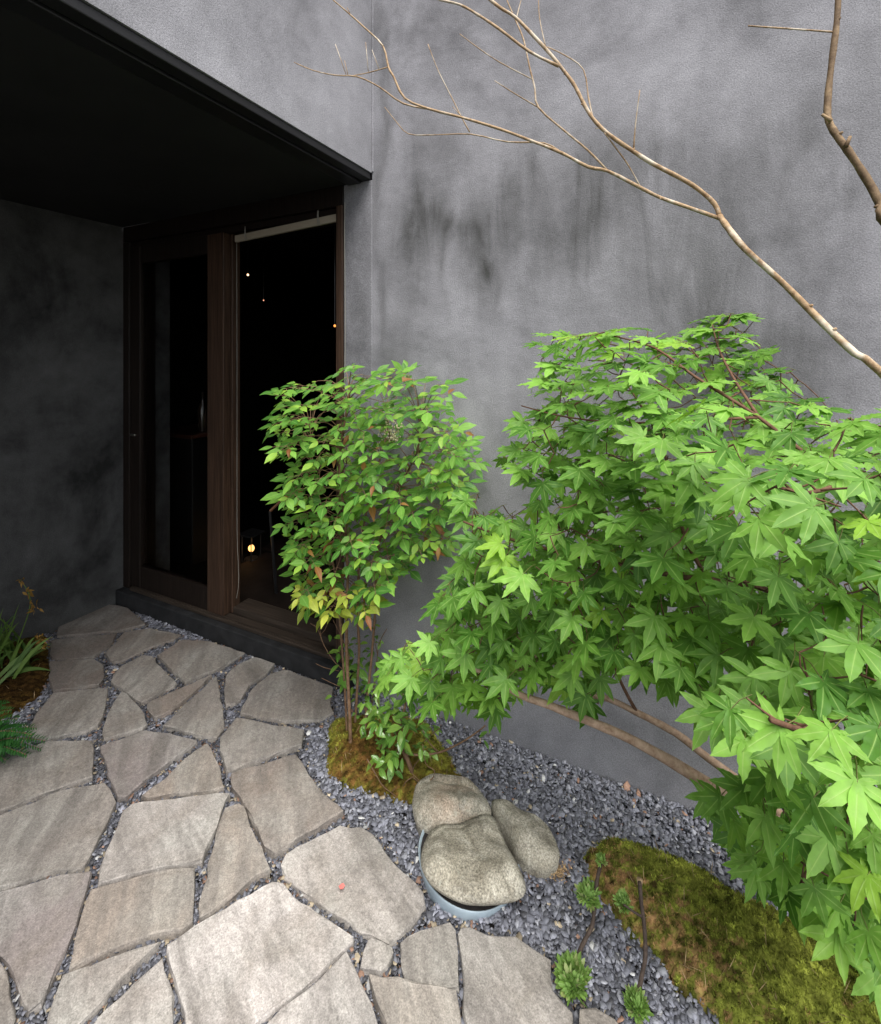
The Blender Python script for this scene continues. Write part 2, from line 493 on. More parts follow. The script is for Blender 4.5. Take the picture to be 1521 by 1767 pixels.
# flagstones: outlines on the ground, grouped by the detail view they were measured in
ZS = 3.8025
VIEW = {'A': (0, 1000), 'B': (250, 1000), 'C': (0, 1367), 'D': (300, 1367), 'E': (600, 1367), 'F': (880, 1367)}
def px(view, pts):
    ox, oy = VIEW[view]
    return [(ox + x / ZS, oy + y / ZS) for x, y in pts]
BOT = 1960
FLAGS = [
 ('A', [(380,310),(700,160),(840,190),(955,295),(800,330),(375,375)]),
 ('A', [(370,392),(560,372),(765,352),(720,430),(620,505),(470,522),(340,515),(332,400)]),
 ('A', [(330,540),(470,535),(610,525),(672,560),(685,630),(650,688),(500,710),(350,732),(322,650)]),
 ('A', [(985,318),(1185,360),(1145,388),(980,442),(790,535),(725,525),(690,480),(775,400),(815,345)]),
 ('A', [(805,562),(935,492),(998,503),(1070,592),(1162,675),(1150,697),(975,782),(930,805),(870,765),(728,668),(745,622)]),
 ('B', [(80,497),(250,392),(420,402),(655,480),(480,585),(262,675),(175,590)]),
 ('B', [(18,812),(260,706),(440,628),(300,757),(170,862),(65,910),(25,870)]),
 ('B', [(468,630),(485,700),(510,860),(520,968),(470,1036),(385,1030),(270,995),(115,960),(195,892),(320,765)]),
 ('B', [(722,508),(855,548),(795,618),(685,688),(635,780),(595,812),(530,822),(522,740),(530,632),(605,562)]),
 ('B', [(920,582),(1080,642),(1238,702),(1215,800),(1238,868),(1150,918),(950,928),(800,912),(625,876),(648,820),(706,712),(825,612)]),
 ('A', [(800,735),(860,778),(925,852),(965,950),(935,975),(790,1015),(675,1050),(685,942),(706,880)]),
 ('A', [(350,748),(600,718),(712,712),(696,790),(676,900),(640,955),(560,994),(310,1042),(180,1005),(240,880)]),
 ('A', [(655,1092),(960,988),(1120,1010),(1300,1058),(1155,1168),(955,1305),(828,1430),(775,1430),(726,1300),(676,1150)]),
 ('A', [(310,1064),(605,1056),(608,1295),(470,1342),(200,1432),(0,1518),(-230,1590),(-260,1230),(60,1150)]),
 ('B', [(412,1070),(438,1115),(474,1190),(522,1365),(430,1388),(200,1402),(20,1432),(-25,1425),(135,1312),(272,1175)]),
 ('B', [(602,910),(800,955),(1048,992),(1030,1090),(860,1143),(660,1222),(535,1258),(500,1120),(496,1042),(545,993)]),
 ('B', [(562,1282),(680,1244),(988,1150),(1050,1240),(1130,1370),(1220,1460),(1305,1528),(930,1748),(855,1812),(785,1755),(695,1550),(626,1430),(575,1370)]),
 ('C', [(-230,255),(0,155),(150,94),(400,-14),(686,-68),(745,20),(764,58),(684,230),(556,486),(400,504),(180,572),(0,628),(-230,690)]),
 ('C', [(865,78),(1140,55),(1400,16),(1512,14),(1474,60),(1444,150),(1384,320),(1326,460),(1090,494),(880,538),(645,604),(664,482),(744,302),(806,132)]),
 ('D', [(333,112),(430,83),(462,103),(525,272),(594,422),(632,512),(540,554),(400,672),(240,792),(170,832),(170,740),(220,560),(246,402),(294,222)]),
 ('C', [(655,630),(880,565),(1100,515),(1280,495),(1280,620),(1264,760),(1268,854),(1196,904),(1000,934),(850,992),(720,1042),(550,1112),(446,1172),(496,990),(536,832),(596,645)]),
 ('C', [(-230,745),(0,655),(180,605),(400,535),(604,510),(570,640),(525,780),(455,970),(366,1168),(316,1268),(266,1384),(192,1432),(156,1356),(96,1218),(16,1066),(-230,800)]),
 ('D', [(650,586),(716,594),(785,684),(946,795),(1096,895),(1184,952),(1174,986),(1016,1124),(846,1284),(696,1404),(500,1534),(300,1700),(60,BOT),(116,1640),(76,1452),(36,1332),(-14,1152),(-50,1030),(-48,1004),(4,980),(144,876),(334,766),(504,676)]),
 ('C', [(505,1174),(700,1100),(870,1036),(1052,990),(956,1076),(796,1224),(656,1402),(480,1560),(300,1800),(200,BOT),(296,1640),(316,1480),(366,1322),(416,1206)]),
 ('C', [(1068,1084),(1104,1252),(1134,1422),(1136,1640),(1100,BOT),(330,BOT),(520,1640),(686,1434),(884,1256)]),
 ('D', [(1136,1046),(1194,1182),(1294,1402),(1344,1560),(1420,BOT),(330,BOT),(545,1650),(706,1436),(866,1316)]),
 ('D', [(1290,934),(1412,994),(1474,944),(1564,848),(1654,730),(1636,650),(1516,532),(1396,402),(1306,272),(1228,228),(1092,218),(902,314),(734,398),(704,470),(734,538),(824,618),(954,718),(1104,828)]),
 ('D', [(1294,956),(1436,1022),(1444,1042),(1404,1146),(1366,1170),(1216,1160),(1244,1052),(1274,974)]),
 ('E', [(676,850),(704,902),(718,1052),(724,1182),(732,1278),(560,1270),(374,1220),(359,1150),(349,982),(394,944),(560,884)]),
 ('E', [(742,892),(800,882),(920,937),(1100,947),(1240,1042),(1340,1102),(1340,1300),(1478,1440),(1482,1640),(1500,BOT),(900,BOT),(806,1640),(756,1420),(766,1250),(746,1080),(726,922)]),
 ('E', [(134,1206),(330,1226),(450,1266),(714,1306),(734,1420),(762,1640),(800,BOT),(340,BOT),(284,1640),(206,1402)]),
 ('C', [(-230,950),(0,1105),(56,1252),(84,1402),(104,1482),(40,1640),(-60,BOT),(-230,BOT)]),
 ('F', [(458,1434),(560,1424),(690,1502),(800,1640),(900,BOT),(420,BOT),(455,1640)]),
]
path = thing('stone_path', None, None)
path['kind'] = 'structure'
path['label'] = 'crazy paving of irregular grey flagstones with slate chips in the joints'
flag_polys = []
def make_flag(poly):
    z = random.uniform(-.002, .006)
    n = len(poly)
    area = sum(poly[i].x * poly[(i + 1) % n].y - poly[(i + 1) % n].x * poly[i].y for i in range(n))
    if area < 0: poly = poly[::-1]
    cen = sum(poly, Vector()) / n
    ring = []
    for i in range(n):                      # break straight edges into uneven bits
        a, b = poly[i], poly[(i + 1) % n]
        L = (b - a).length
        k = max(1, int(L / .028))
        nrm = Vector(((b - a).y, -(b - a).x, 0)).normalized()
        for j in range(k):
            t = j / k
            q = a.lerp(b, t)
            q += nrm * random.gauss(0, .0024 if j else .001)
            ring.append(q)
    # soften the corners
    m = len(ring)
    ring = [ring[i] * .9 + (ring[i - 1] + ring[(i + 1) % m]) * .05 for i in range(m)]
    tilt = Vector((random.gauss(0, .006), random.gauss(0, .006), 0))
    prof = [(.004, -.045), (.0018, -.010), (.0008, -.0024), (-.0006, -.0005), (-.003, 0)]
    verts, faces = [], []
    for off, dz in prof:
        for i in range(m):
            a, b = ring[i - 1], ring[(i + 1) % m]
            e = (b - a)
            nr = Vector((e.y, -e.x, 0)).normalized()
            q = ring[i] + nr * (off + (random.gauss(0, .0010) if off > -.01 else 0))
            zz = z + dz + tilt.dot(q - cen) + random.gauss(0, .0007)
            verts.append((q.x, q.y, zz))
    k = len(prof)
    for r_ in range(k - 1):
        for i in range(m):
            j = (i + 1) % m
            faces.append((r_ * m + i, r_ * m + j, (r_ + 1) * m + j, (r_ + 1) * m + i))
    faces.append(tuple((k - 1) * m + i for i in range(m)))
    o = MB().add(verts, faces).build('flagstone', M_FLAG, path)
    for p_ in o.data.polygons:
        p_.use_smooth = False
    return o
TONE = {'g': (.262, .248, .228), 'l': (.345, .334, .315), 'b': (.215, .188, .166), 'd': (.165, .143, .128), 't': (.268, .24, .208), 'p': (.225, .206, .20), 'w': (.40, .39, .375)}
for (view, pts), tn in zip(FLAGS, 'dddbgbbgggggpgtgbglttpwglwllgltgg'):  # tones vary by stone, with porch shade and front light put into them
    poly = [G(u, v) for u, v in px(view, pts)]
    flag_polys.append([(p.x, p.y) for p in poly])
    k_ = random.uniform(.93, 1.07)
    make_flag(poly).color = (*[q * k_ * m_ for q, m_ in zip(TONE[tn], (1.03, .975, .965))], 1)
# the paving goes on under the porch, left of the picture
for k in range(4):
    c = Vector((.42 + .05 * k, -1.75 - .62 * k, 0))
    pl = [c + Vector((math.cos(t) * random.uniform(.26, .36), math.sin(t) * random.uniform(.24, .3), 0)) for t in [i * math.pi / 3.5 for i in range(7)]]
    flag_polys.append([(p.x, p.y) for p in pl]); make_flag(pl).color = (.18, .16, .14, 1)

# ------------------------------------------------------------------ house
house = thing('house', 'dark grey plastered house with a recessed porch and brown sliding glass door', 'house', (0, 0, 0))
WT = 4.6
XF = 1.752        # face of the upper storey over the porch
SZ = 2.225        # soffit
XL = -.035        # porch side wall
MB().box(XF + .0005, XF + .009, -.006, .0, SZ + .03, WT).build('corner_bead', M_FASCIA, house, bevel=.002)
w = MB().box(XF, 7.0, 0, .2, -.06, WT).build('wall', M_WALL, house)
MB().box(1.600, XF, -.0025, .2, -.06, SZ - .002).build('wall_pilaster', M_WALL2, house, bevel=.004)
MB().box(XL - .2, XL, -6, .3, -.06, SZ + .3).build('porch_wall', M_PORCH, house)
MB().box(XL - .2, XF, -6, -.0005, SZ + .027, WT).build('upper_wall', M_FASCIA, house)
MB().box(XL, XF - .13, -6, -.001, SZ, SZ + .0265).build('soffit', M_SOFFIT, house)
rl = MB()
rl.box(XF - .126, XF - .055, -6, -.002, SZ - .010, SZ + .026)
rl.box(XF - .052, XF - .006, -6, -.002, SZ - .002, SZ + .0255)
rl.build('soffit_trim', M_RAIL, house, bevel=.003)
MB().box(XL + .001, 1.66, -.045, .16, -.06, .075).build('plinth', M_PLINTH, house, bevel=.006)
sill = MB().box(.05, 1.560, -.012, .05, .076, .094).build('sill', M_WOODX, house, bevel=.003)
MB().box(.83, 1.558, .055, .16, .080, .126).build('sill_track', M_WOODX, sill, bevel=.003)
MB().box(.05, 1.560, .0, .014, .0945, .0985).build('sill_groove_rail', M_WOODX, sill)
lin = MB().box(XL + .01, 1.598, -.004, .12, 2.135, SZ - .002).build('lintel', M_WOOD, house, bevel=.003)
MB().box(XL + .02, 1.560, .02, .16, 2.10, 2.133).build('head_track', M_WOOD, lin, bevel=.003)
MB().box(1.562, 1.598, -.010, .16, .0765, 2.133).build('door_jamb', M_POST, house, bevel=.003)
MB().box(XL + .002, .025, .0, .16, .0765, 2.133).build('door_jamb', M_WOOD, house, bevel=.003)
# sliding leaf
leaf = MB().box(.700, .823, .002, .045, .099, 2.10).build('sliding_door', M_POST, house, bevel=.003)
MB().box(.03, .125, .002, .045, .099, 2.10).build('stile', M_WOOD, leaf, bevel=.003)
MB().box(.125, .70, .004, .043, .099, .225).build('rail', M_WOOD, leaf, bevel=.003)
MB().box(.125, .70, .004, .043, 2.0, 2.10).build('rail', M_WOOD, leaf, bevel=.003)
MB().box(.124, .701, .020, .026, .224, 2.002).build('glass_pane', M_GLASS, leaf)
MB().box(.045, .085, -.006, .004, .985, .997).build('handle', M_STEEL, leaf, bevel=.002)
MB().box(.775, .835, .048, .10, .0955, 2.10).build('mullion', M_POST, house, bevel=.004)
# a room behind the door
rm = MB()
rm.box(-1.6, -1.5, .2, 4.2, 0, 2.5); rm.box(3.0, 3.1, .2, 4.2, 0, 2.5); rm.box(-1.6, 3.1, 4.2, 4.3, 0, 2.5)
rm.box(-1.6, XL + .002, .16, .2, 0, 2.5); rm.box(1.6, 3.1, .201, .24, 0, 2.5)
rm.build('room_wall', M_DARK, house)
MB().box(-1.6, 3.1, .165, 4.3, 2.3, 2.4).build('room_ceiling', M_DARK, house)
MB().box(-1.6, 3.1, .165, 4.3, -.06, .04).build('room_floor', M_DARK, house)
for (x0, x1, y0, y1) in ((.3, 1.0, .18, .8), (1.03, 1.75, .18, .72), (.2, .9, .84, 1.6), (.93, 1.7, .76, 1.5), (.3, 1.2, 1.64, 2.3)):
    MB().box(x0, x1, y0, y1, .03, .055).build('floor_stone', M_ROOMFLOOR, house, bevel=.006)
rail_w = MB().tube([(1.614, -.012, 2.14), (1.612, -.011, 1.95), (1.616, -.011, 1.6), (1.613, -.011, 1.25), (1.615, -.010, .6)], .0016, 4)
rail_w.build('cable', M_CORD, house)
# dark cabinet, inside, seen dimly through the glass
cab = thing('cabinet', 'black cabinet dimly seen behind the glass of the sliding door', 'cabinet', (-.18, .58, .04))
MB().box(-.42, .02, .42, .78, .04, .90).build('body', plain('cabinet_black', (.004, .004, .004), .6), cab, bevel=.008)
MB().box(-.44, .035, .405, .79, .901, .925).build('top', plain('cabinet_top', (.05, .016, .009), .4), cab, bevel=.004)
# bottle standing on the cabinet
btl = MB()
prof = [(.03, 0), (.032, .01), (.032, .15), (.022, .19), (.011, .22), (.011, .28), (.0, .28)]
vs, fs = [], []
for r_, z_ in prof:
    for k in range(12):
        t = 2 * math.pi * k / 12; vs.append((-.045 + math.cos(t) * r_, .55 + math.sin(t) * r_, .926 + z_))
for i in range(len(prof) - 1):
    for k in range(12): fs.append((i * 12 + k, i * 12 + (k + 1) % 12, (i + 1) * 12 + (k + 1) % 12, (i + 1) * 12 + k))
tag(btl.add(vs, fs).build('bottle', plain('bottle_glass', (.035, .022, .016), .15, .5), smooth=True), 'dark bottle standing on the black cabinet indoors', 'bottle')

# rolled blind in the head of the doorway
bl = thing('rolled_blind', 'rolled up pale bamboo blind across the top of the open doorway', 'blind', (1.24, .03, 2.08))
b0, b1 = P(405, 412, 2.50), P(580.5, 375, 2.215)
sl = MB()
dv = (b1 - b0)
up = Vector((0, 0, 1)); back = Vector((0, 1, 0))
for hh, y0, y1 in ((.018, 0, .016),):
    q = [b0 - up * hh, b1 - up * hh, b1 + up * hh, b0 + up * hh]
    sl.add([p for p in q] + [p + back * y1 for p in q], [(0, 1, 2, 3), (7, 6, 5, 4), (0, 4, 5, 1), (1, 5, 6, 2), (2, 6, 7, 3), (3, 7, 4, 0)])
sl.build('slat', M_BAMBOO, bl, bevel=.003)
rollm = MB().tube([b0 + up * .03 + back * .06, b1 + up * .03 + back * .06], .028, 10, smooth=False)
rollm.build('roll', plain('rolled_slats', (.05, .038, .025), .7), bl, smooth=True)
for t in (.12, .84):
    kk = b0.lerp(b1, t)
    MB().tube([kk + Vector((0, -.004, .05)), kk + Vector((0, -.006, .01)), kk + Vector((.006, -.008, -.022)), kk + Vector((.014, -.007, -.016)), kk + Vector((.006, -.006, .012)), kk + Vector((.004, -.005, .05))], .0016, 5).build('cord_knot', M_CORD, bl)
cz = MB().tube([b0 + Vector((.004, .01, -.015)), b0 + Vector((.006, .01, -.8)), b0 + Vector((.004, .012, -1.5)), b0 + Vector((.012, .012, -1.66)), b0 + Vector((.016, .012, -1.78)), b0 + Vector((.003, .01, -1.86))], .0011, 4)
cz.build('pull_cord', M_CORD, bl)

# lamps inside
def bulb_mesh(c, r):
    vs, fs = [], []
    for i in range(7):
        ph = math.pi * i / 6
        for k in range(10):
            t = 2 * math.pi * k / 10
            vs.append((c[0] + r * math.sin(ph) * math.cos(t), c[1] + r * math.sin(ph) * math.sin(t), c[2] + r * math.cos(ph) * 1.15))
    for i in range(6):
        for k in range(10): fs.append((i * 10 + k, i * 10 + (k + 1) % 10, (i + 1) * 10 + (k + 1) % 10, (i + 1) * 10 + k))
    return MB().add(vs, fs)
lp = P(434, 946, 3.35)
fl = thing('floor_lamp', 'small floor lantern glowing warm yellow in the dark room', 'lamp', (lp.x, lp.y, .055))
bulb_mesh(lp, .021).build('bulb', glow('bulb_warm', (1, .52, .16), .5), fl, smooth=True)
fr = MB()
for k in range(4):
    a = math.pi / 4 + k * math.pi / 2
    q = Vector((lp.x + .06 * math.cos(a), lp.y + .06 * math.sin(a), 0))
    fr.tube([q + Vector((0, 0, .04)), q + Vector((0, 0, lp.z + .1))], .004, 5, smooth=False)
fr.box(lp.x - .065, lp.x + .065, lp.y - .065, lp.y + .065, lp.z + .1, lp.z + .11)
fr.build('lantern_frame', M_RAIL, fl)
MB().tube([Vector((lp.x, lp.y, .04)), Vector((lp.x, lp.y, .06))], [.05, .045], 12, smooth=False).build('lamp_base', M_RAIL, fl)
pl_ = bpy.data.lights.new('lantern_light', 'POINT'); pl_.energy = .03; pl_.color = (1, .55, .2); pl_.shadow_soft_size = .025
po = bpy.data.objects.new('lantern_light', pl_); COL.objects.link(po); po.location = (lp.x, lp.y - .05, lp.z + .01); po.parent = fl
po.matrix_parent_inverse = fl.matrix_world.inverted()
for (u, v, d, r_, s, c, lab) in ((428, 474, 3.6, .0075, .8, (1, .62, .32), 'highest small pendant bulb glowing in the dark doorway'),
                              (455, 518, 3.9, .0045, .35, (1, .42, .25), 'faint pinkish pendant bulb below the brighter one in the doorway'),
                              (578, 562, 2.75, .0065, .45, (1, .33, .07), 'orange pendant bulb half hidden by the right door jamb')):
    q = P(u, v, d)
    t = thing('pendant_lamp', lab, 'lamp', q, 'small bulbs hanging in the dark room')
    bulb_mesh(q, r_).build('bulb', glow('bulb_' + str(u), c, s), t, smooth=True)
    MB().tube([q + Vector((0, 0, r_)), Vector((q.x, q.y, 2.3))], .003, 5, smooth=False).build('flex', M_RAIL, t)
# wooden pole leaning inside
bq = P(476, 876, 2.75)
br = thing('wooden_pole', 'brown wooden pole leaning in the dark doorway behind the leafy shrub', 'pole', (bq.x, bq.y, .05))
_p0, _p1 = P(466, 882, 2.75), P(520, 832, 2.8)
_dir = (_p1 - _p0)
_foot = _p0 - _dir * ((_p0.z - .045) / _dir.z) * .25
MB().tube([_p0, _p1], .008, 6, smooth=False).build('shaft', plain('pole_wood', (.16, .07, .03), .5), br)
MB().tube([_p0, Vector((_p0.x - .05, _p0.y + .1, .045))], [.008, .010], 6, smooth=False).build('lower_shaft', M_RAIL, br)

# ------------------------------------------------------------------ moss
def moss(name, pix, height, label, density, cols, blade=(.005, .0105), seed=0, browncut=.52, pz=0.0):
    r = np.random.default_rng(seed)
    poly = [(p.x, p.y) for p in (G(u, v, pz) for u, v in pix)]
    xs, ys = [p[0] for p in poly], [p[1] for p in poly]
    ph = r.uniform(0, 6.28, 8); fr_ = r.uniform(12, 40, 8); an = r.uniform(0, 6.28, 8)
    cell = .016
    cox, coy = r.uniform(.05, .95, (256, 256)), r.uniform(.05, .95, (256, 256))
    ctone, chue = r.normal(1, .34, (256, 256)).clip(.35, 1.9), r.normal(0, .17, (256, 256))
    def clump(x, y):
        gx_, gy_ = np.floor(x / cell).astype(int), np.floor(y / cell).astype(int)
        bd = np.full(np.shape(x), 9e9); bt = np.ones(np.shape(x)); bh = np.zeros(np.shape(x))
        for ox in (-1, 0, 1):
            for oy in (-1, 0, 1):
                ix, iy = (gx_ + ox) % 256, (gy_ + oy) % 256
                d2 = ((gx_ + ox + cox[ix, iy]) * cell - x) ** 2 + ((gy_ + oy + coy[ix, iy]) * cell - y) ** 2
                m_ = d2 < bd
                bd = np.where(m_, d2, bd); bt = np.where(m_, ctone[ix, iy], bt); bh = np.where(m_, chue[ix, iy], bh)
        return np.sqrt(bd) / cell, bt, bh
    def hgt(x, y):
        e = np.clip(edge_dist(x, y, poly) / .10, 0, 1)
        lump = sum(np.sin((x * np.cos(an[i]) + y * np.sin(an[i])) * fr_[i] + ph[i]) / (2 + i * .3) for i in range(8))
        cd = clump(x, y)[0]
        return -.022 + height * np.sin(e * np.pi / 2) ** .7 + lump * .007 * e + .011 * (1 - np.clip(cd, 0, 1) ** 2)
    top = thing(name, label, 'moss', (float(np.mean(xs)), float(np.mean(ys)), 0))
    # the cushion
    step = .006
    gx, gy = np.arange(min(xs) - .02, max(xs) + .02, step), np.arange(min(ys) - .02, max(ys) + .02, step)
    X, Y = np.meshgrid(gx, gy)
    X = X + r.normal(0, .002, X.shape); Y = Y + r.normal(0, .002, Y.shape)
    ins = inside(X, Y, poly)
    Z = np.where(ins, hgt(X, Y), -.05)
    idx = np.arange(X.size).reshape(X.shape)
    a, b, c, d = idx[:-1, :-1], idx[:-1, 1:], idx[1:, 1:], idx[1:, :-1]
    keep = (ins[:-1, :-1] | ins[:-1, 1:] | ins[1:, 1:] | ins[1:, :-1]).ravel()
    F = np.concatenate([np.stack([a, b, c], -1).reshape(-1, 3)[keep], np.stack([a, c, d], -1).reshape(-1, 3)[keep]])
    V = np.stack([X, Y, Z], -1).reshape(-1, 3)
    def colour(x, y, n):
        k = sum(np.sin((x * np.cos(an[i] + 1) + y * np.sin(an[i] + 1)) * fr_[i] * .55 + ph[i] * 2) for i in range(6)) / 6
        _, ct, ch = clump(x, y)
        k = .5 + k * .75 + ch + r.normal(0, .13, n)
        k = np.clip(k, 0, 1)[:, None]
        c0, c1, c2 = map(np.array, cols)
        base = np.where(k < browncut, c0 + (c1 - c0) * (k / browncut), c1 + (c2 - c1) * ((k - browncut) / (1 - browncut)))
        return base * r.uniform(.65, 1.35, (n, 1)) * ct[:, None]
    used = np.unique(F)
    remap = -np.ones(len(V), int); remap[used] = np.arange(len(used))
    V = V[used]; F = remap[F]
    big_mesh('cushion', V, F, colour(V[:, 0], V[:, 1], len(V)), M_MOSS, top, smooth=True)
    area = (max(xs) - min(xs)) * (max(ys) - min(ys))
    n = int(area * density)
    x, y = r.uniform(min(xs), max(xs), n), r.uniform(min(ys), max(ys), n)
    x += r.normal(0, .004, n); y += r.normal(0, .004, n)
    u_, v_, d_ = PX + FPX * ((x - CX) * AX[0] + (y - CY) * BX[0]) / ((x - CX) * AX[1] + (y - CY) * BX[1]), 0, 0
    ok = inside(x, y, poly) & (u_ > -60) & (u_ < 1640)
    x, y = x[ok], y[ok]; n = len(x)
    z = hgt(x, y)
    L = r.uniform(*blade, n); W = L * r.uniform(.10, .2, n)
    straw = r.uniform(0, 1, n) < .004
    L = np.where(straw, r.uniform(.02, .05, n), L); W = np.where(straw, .0009, W)
    t = r.uniform(0, 6.28, n); lean = r.uniform(.3, 1.45, n)
    dx, dy = np.cos(t), np.sin(t)
    base = np.stack([x, y, z - .002], -1)
    tip = base + np.stack([dx * L * np.sin(lean), dy * L * np.sin(lean), L * np.cos(lean)], -1)
    t2 = t + r.uniform(.6, 2.4, n)
    sx, sy = np.cos(t2), np.sin(t2)
    side = np.stack([sx * W, sy * W, W * 0], -1)
    midp = (base + tip) / 2
    V = np.stack([base, midp + side, midp - side, tip], 1).reshape(-1, 3)
    i0 = np.arange(n) * 4
    F = np.concatenate([np.stack([i0, i0 + 1, i0 + 2], -1), np.stack([i0 + 1, i0 + 3, i0 + 2], -1)])
    cc = colour(x, y, n); cc[straw] = np.array((.42, .30, .17)) * r.uniform(.6, 1.2, (int(straw.sum()), 1))
    C = np.repeat(cc, 4, 0)
    big_mesh('moss_fronds', V, F, C, M_MOSS, top, kind='stuff')
    return poly, hgt
GREEN_MOSS = ((.075, .05, .012), (.115, .115, .016), (.20, .20, .03))
ZM = 4.4735
m1pix = [(520 + x / ZM, 1050 + y / ZM) for x, y in [(205,900),(265,842),(420,815),(700,800),(960,850),(1060,1000),(1160,1130),(1200,1240),(1280,1310),(1200,1480),(1000,1560),(860,1500),(760,1475),(640,1432),(480,1402),(370,1380),(290,1320),(200,1262),(190,1180),(200,1050)]]
M1 = moss('moss_mound', m1pix, .038, 'olive moss cushion round the shrub stems beside the three rocks', 120000, ((.20, .105, .032), (.195, .175, .030), (.31, .32, .055)), seed=3)
m2pix = [(880 + x / ZS, 1367 + y / ZS) for x, y in [(470,410),(540,340),(660,272),(800,302),(950,352),(1100,402),(1300,502),(1420,602)]] + [(1338,1560),(1403,1605),(1521,1652),(1660,1700),(1700,1900),(1420,1960),(1330,1830)] + [(880 + x / ZS, 1367 + y / ZS) for x, y in [(1500,1640),(1380,1521),(1300,1420),(1140,1290),(1060,1250),(1000,1120),(860,970),(760,880),(610,720),(540,600),(490,460)]]
M2 = moss('moss_bed', m2pix, .035, 'long green moss bed spreading under the maple at the lower right', 150000, ((.31, .185, .085), (.145, .17, .026), (.30, .325, .058)), seed=5, browncut=.36)
m3pix = [(-200,1110),(80,1095),(88,1160),(70,1200),(30,1228),(-20,1250),(-200,1330)]
M3 = moss('moss_mound', m3pix, .03, 'dark brown moss patch under the grasses against the porch wall', 50000, ((.05, .026, .008), (.075, .045, .01), (.09, .07, .014)), seed=8, browncut=.6)
moss_polys = [M1[0], M2[0], M3[0]]

# ------------------------------------------------------------------ slate chips
def chips():
    X0, X1, Y0, Y1 = -.03, 3.8, -1.7, 0.0
    dens = 40000
    n = int((X1 - X0) * (Y1 - Y0) * dens)
    x, y = rng.uniform(X0, X1, n), rng.uniform(Y0, Y1, n)
    dx, dy = x - CX, y - CY
    d = dx * AX[1] + dy * BX[1]
    u = PX + FPX * (dx * AX[0] + dy * BX[0]) / np.maximum(d, .05); v = HV + FPX * CH / np.maximum(d, .05)
    ok = (d > .6) & (u > -450) & (u < 1800) & (v < 2300) & ~((y > -.045) & (x < 1.66))
    x, y, d = x[ok], y[ok], d[ok]
    infl = np.zeros(len(x), bool)
    for p in flag_polys: infl |= inside(x, y, p)
    for p in moss_polys: infl |= inside(x, y, p) & (edge_dist(x, y, p) > .012)
    x, y = x[~infl], y[~infl]
    joint = np.full(len(x), 9.0)
    for p in flag_polys[:33]: joint = np.minimum(joint, edge_dist(x, y, p))
    n = len(x)
    S = rng.lognormal(math.log(.0066), .33, n).clip(.003, .0135)
    S *= np.where(joint < .02, .8, 1.0)
    K = 6
    ang = np.arange(K) / K * 2 * np.pi
    rad = S[:, None] * rng.uniform(.62, 1.2, (n, K))
    asp = rng.uniform(.55, 1, n)
    px_ = rad * np.cos(ang + rng.uniform(-.3, .3, (n, K))); py_ = rad * np.sin(ang + rng.uniform(-.3, .3, (n, K))) * asp[:, None]
    th = S * rng.uniform(.18, .45, n)
    rot = rng.uniform(0, 6.28, n)
    c, s = np.cos(rot)[:, None], np.sin(rot)[:, None]
    qx, qy = px_ * c - py_ * s, px_ * s + py_ * c
    tx, ty = rng.normal(0, .34, n)[:, None], rng.normal(0, .34, n)[:, None]
    zc = np.where(joint < .03, rng.uniform(-.027, -.0095, n), rng.uniform(-.030, -.006, n))
    ins_x = rng.uniform(.78, .95, (n, 1))
    def lay(k, dz):
        return np.stack([x[:, None] + qx * k, y[:, None] + qy * k, zc[:, None] + qx * k * tx + qy * k * ty + dz[:, None]], -1)
    bot, topv = lay(1.0, -th * .4), lay(ins_x, th * .6)
    V = np.concatenate([bot, topv], 1).reshape(-1, 3)
    o = np.arange(n)[:, None] * (2 * K)
    F = []
    for k in range(K):
        k2 = (k + 1) % K
        F.append(o + np.array([k, k2, K + k2])); F.append(o + np.array([k, K + k2, K + k]))
    for k in range(1, K - 1): F.append(o + np.array([K, K + k, K + k + 1]))
    F = np.concatenate(F)
    pal = np.array([(.107, .110, .132), (.156, .160, .190), (.076, .078, .092), (.212, .216, .245), (.052, .052, .059), (.40, .40, .40), (.20, .12, .085), (.30, .25, .18)])
    w1 = np.array([.32, .27, .17, .13, .07, .015, .012, .008]); w2 = np.array([.27, .18, .2, .08, .12, .025, .05, .075])
    pick = np.where(joint < .025, rng.choice(8, n, p=w2 / w2.sum()), rng.choice(8, n, p=w1 / w1.sum()))
    C = pal[pick] * rng.uniform(1.0, 1.9, (n, 1)) * np.where(joint < .02, .58, 1.0)[:, None]
    g = big_mesh('gravel', V, F, np.repeat(C, 2 * K, 0), M_CHIP, kind='stuff')
    tag(g, 'blue grey slate chips filling the bed and the paving joints', 'gravel')
    return n
NCHIP = chips()
print('chips', NCHIP)

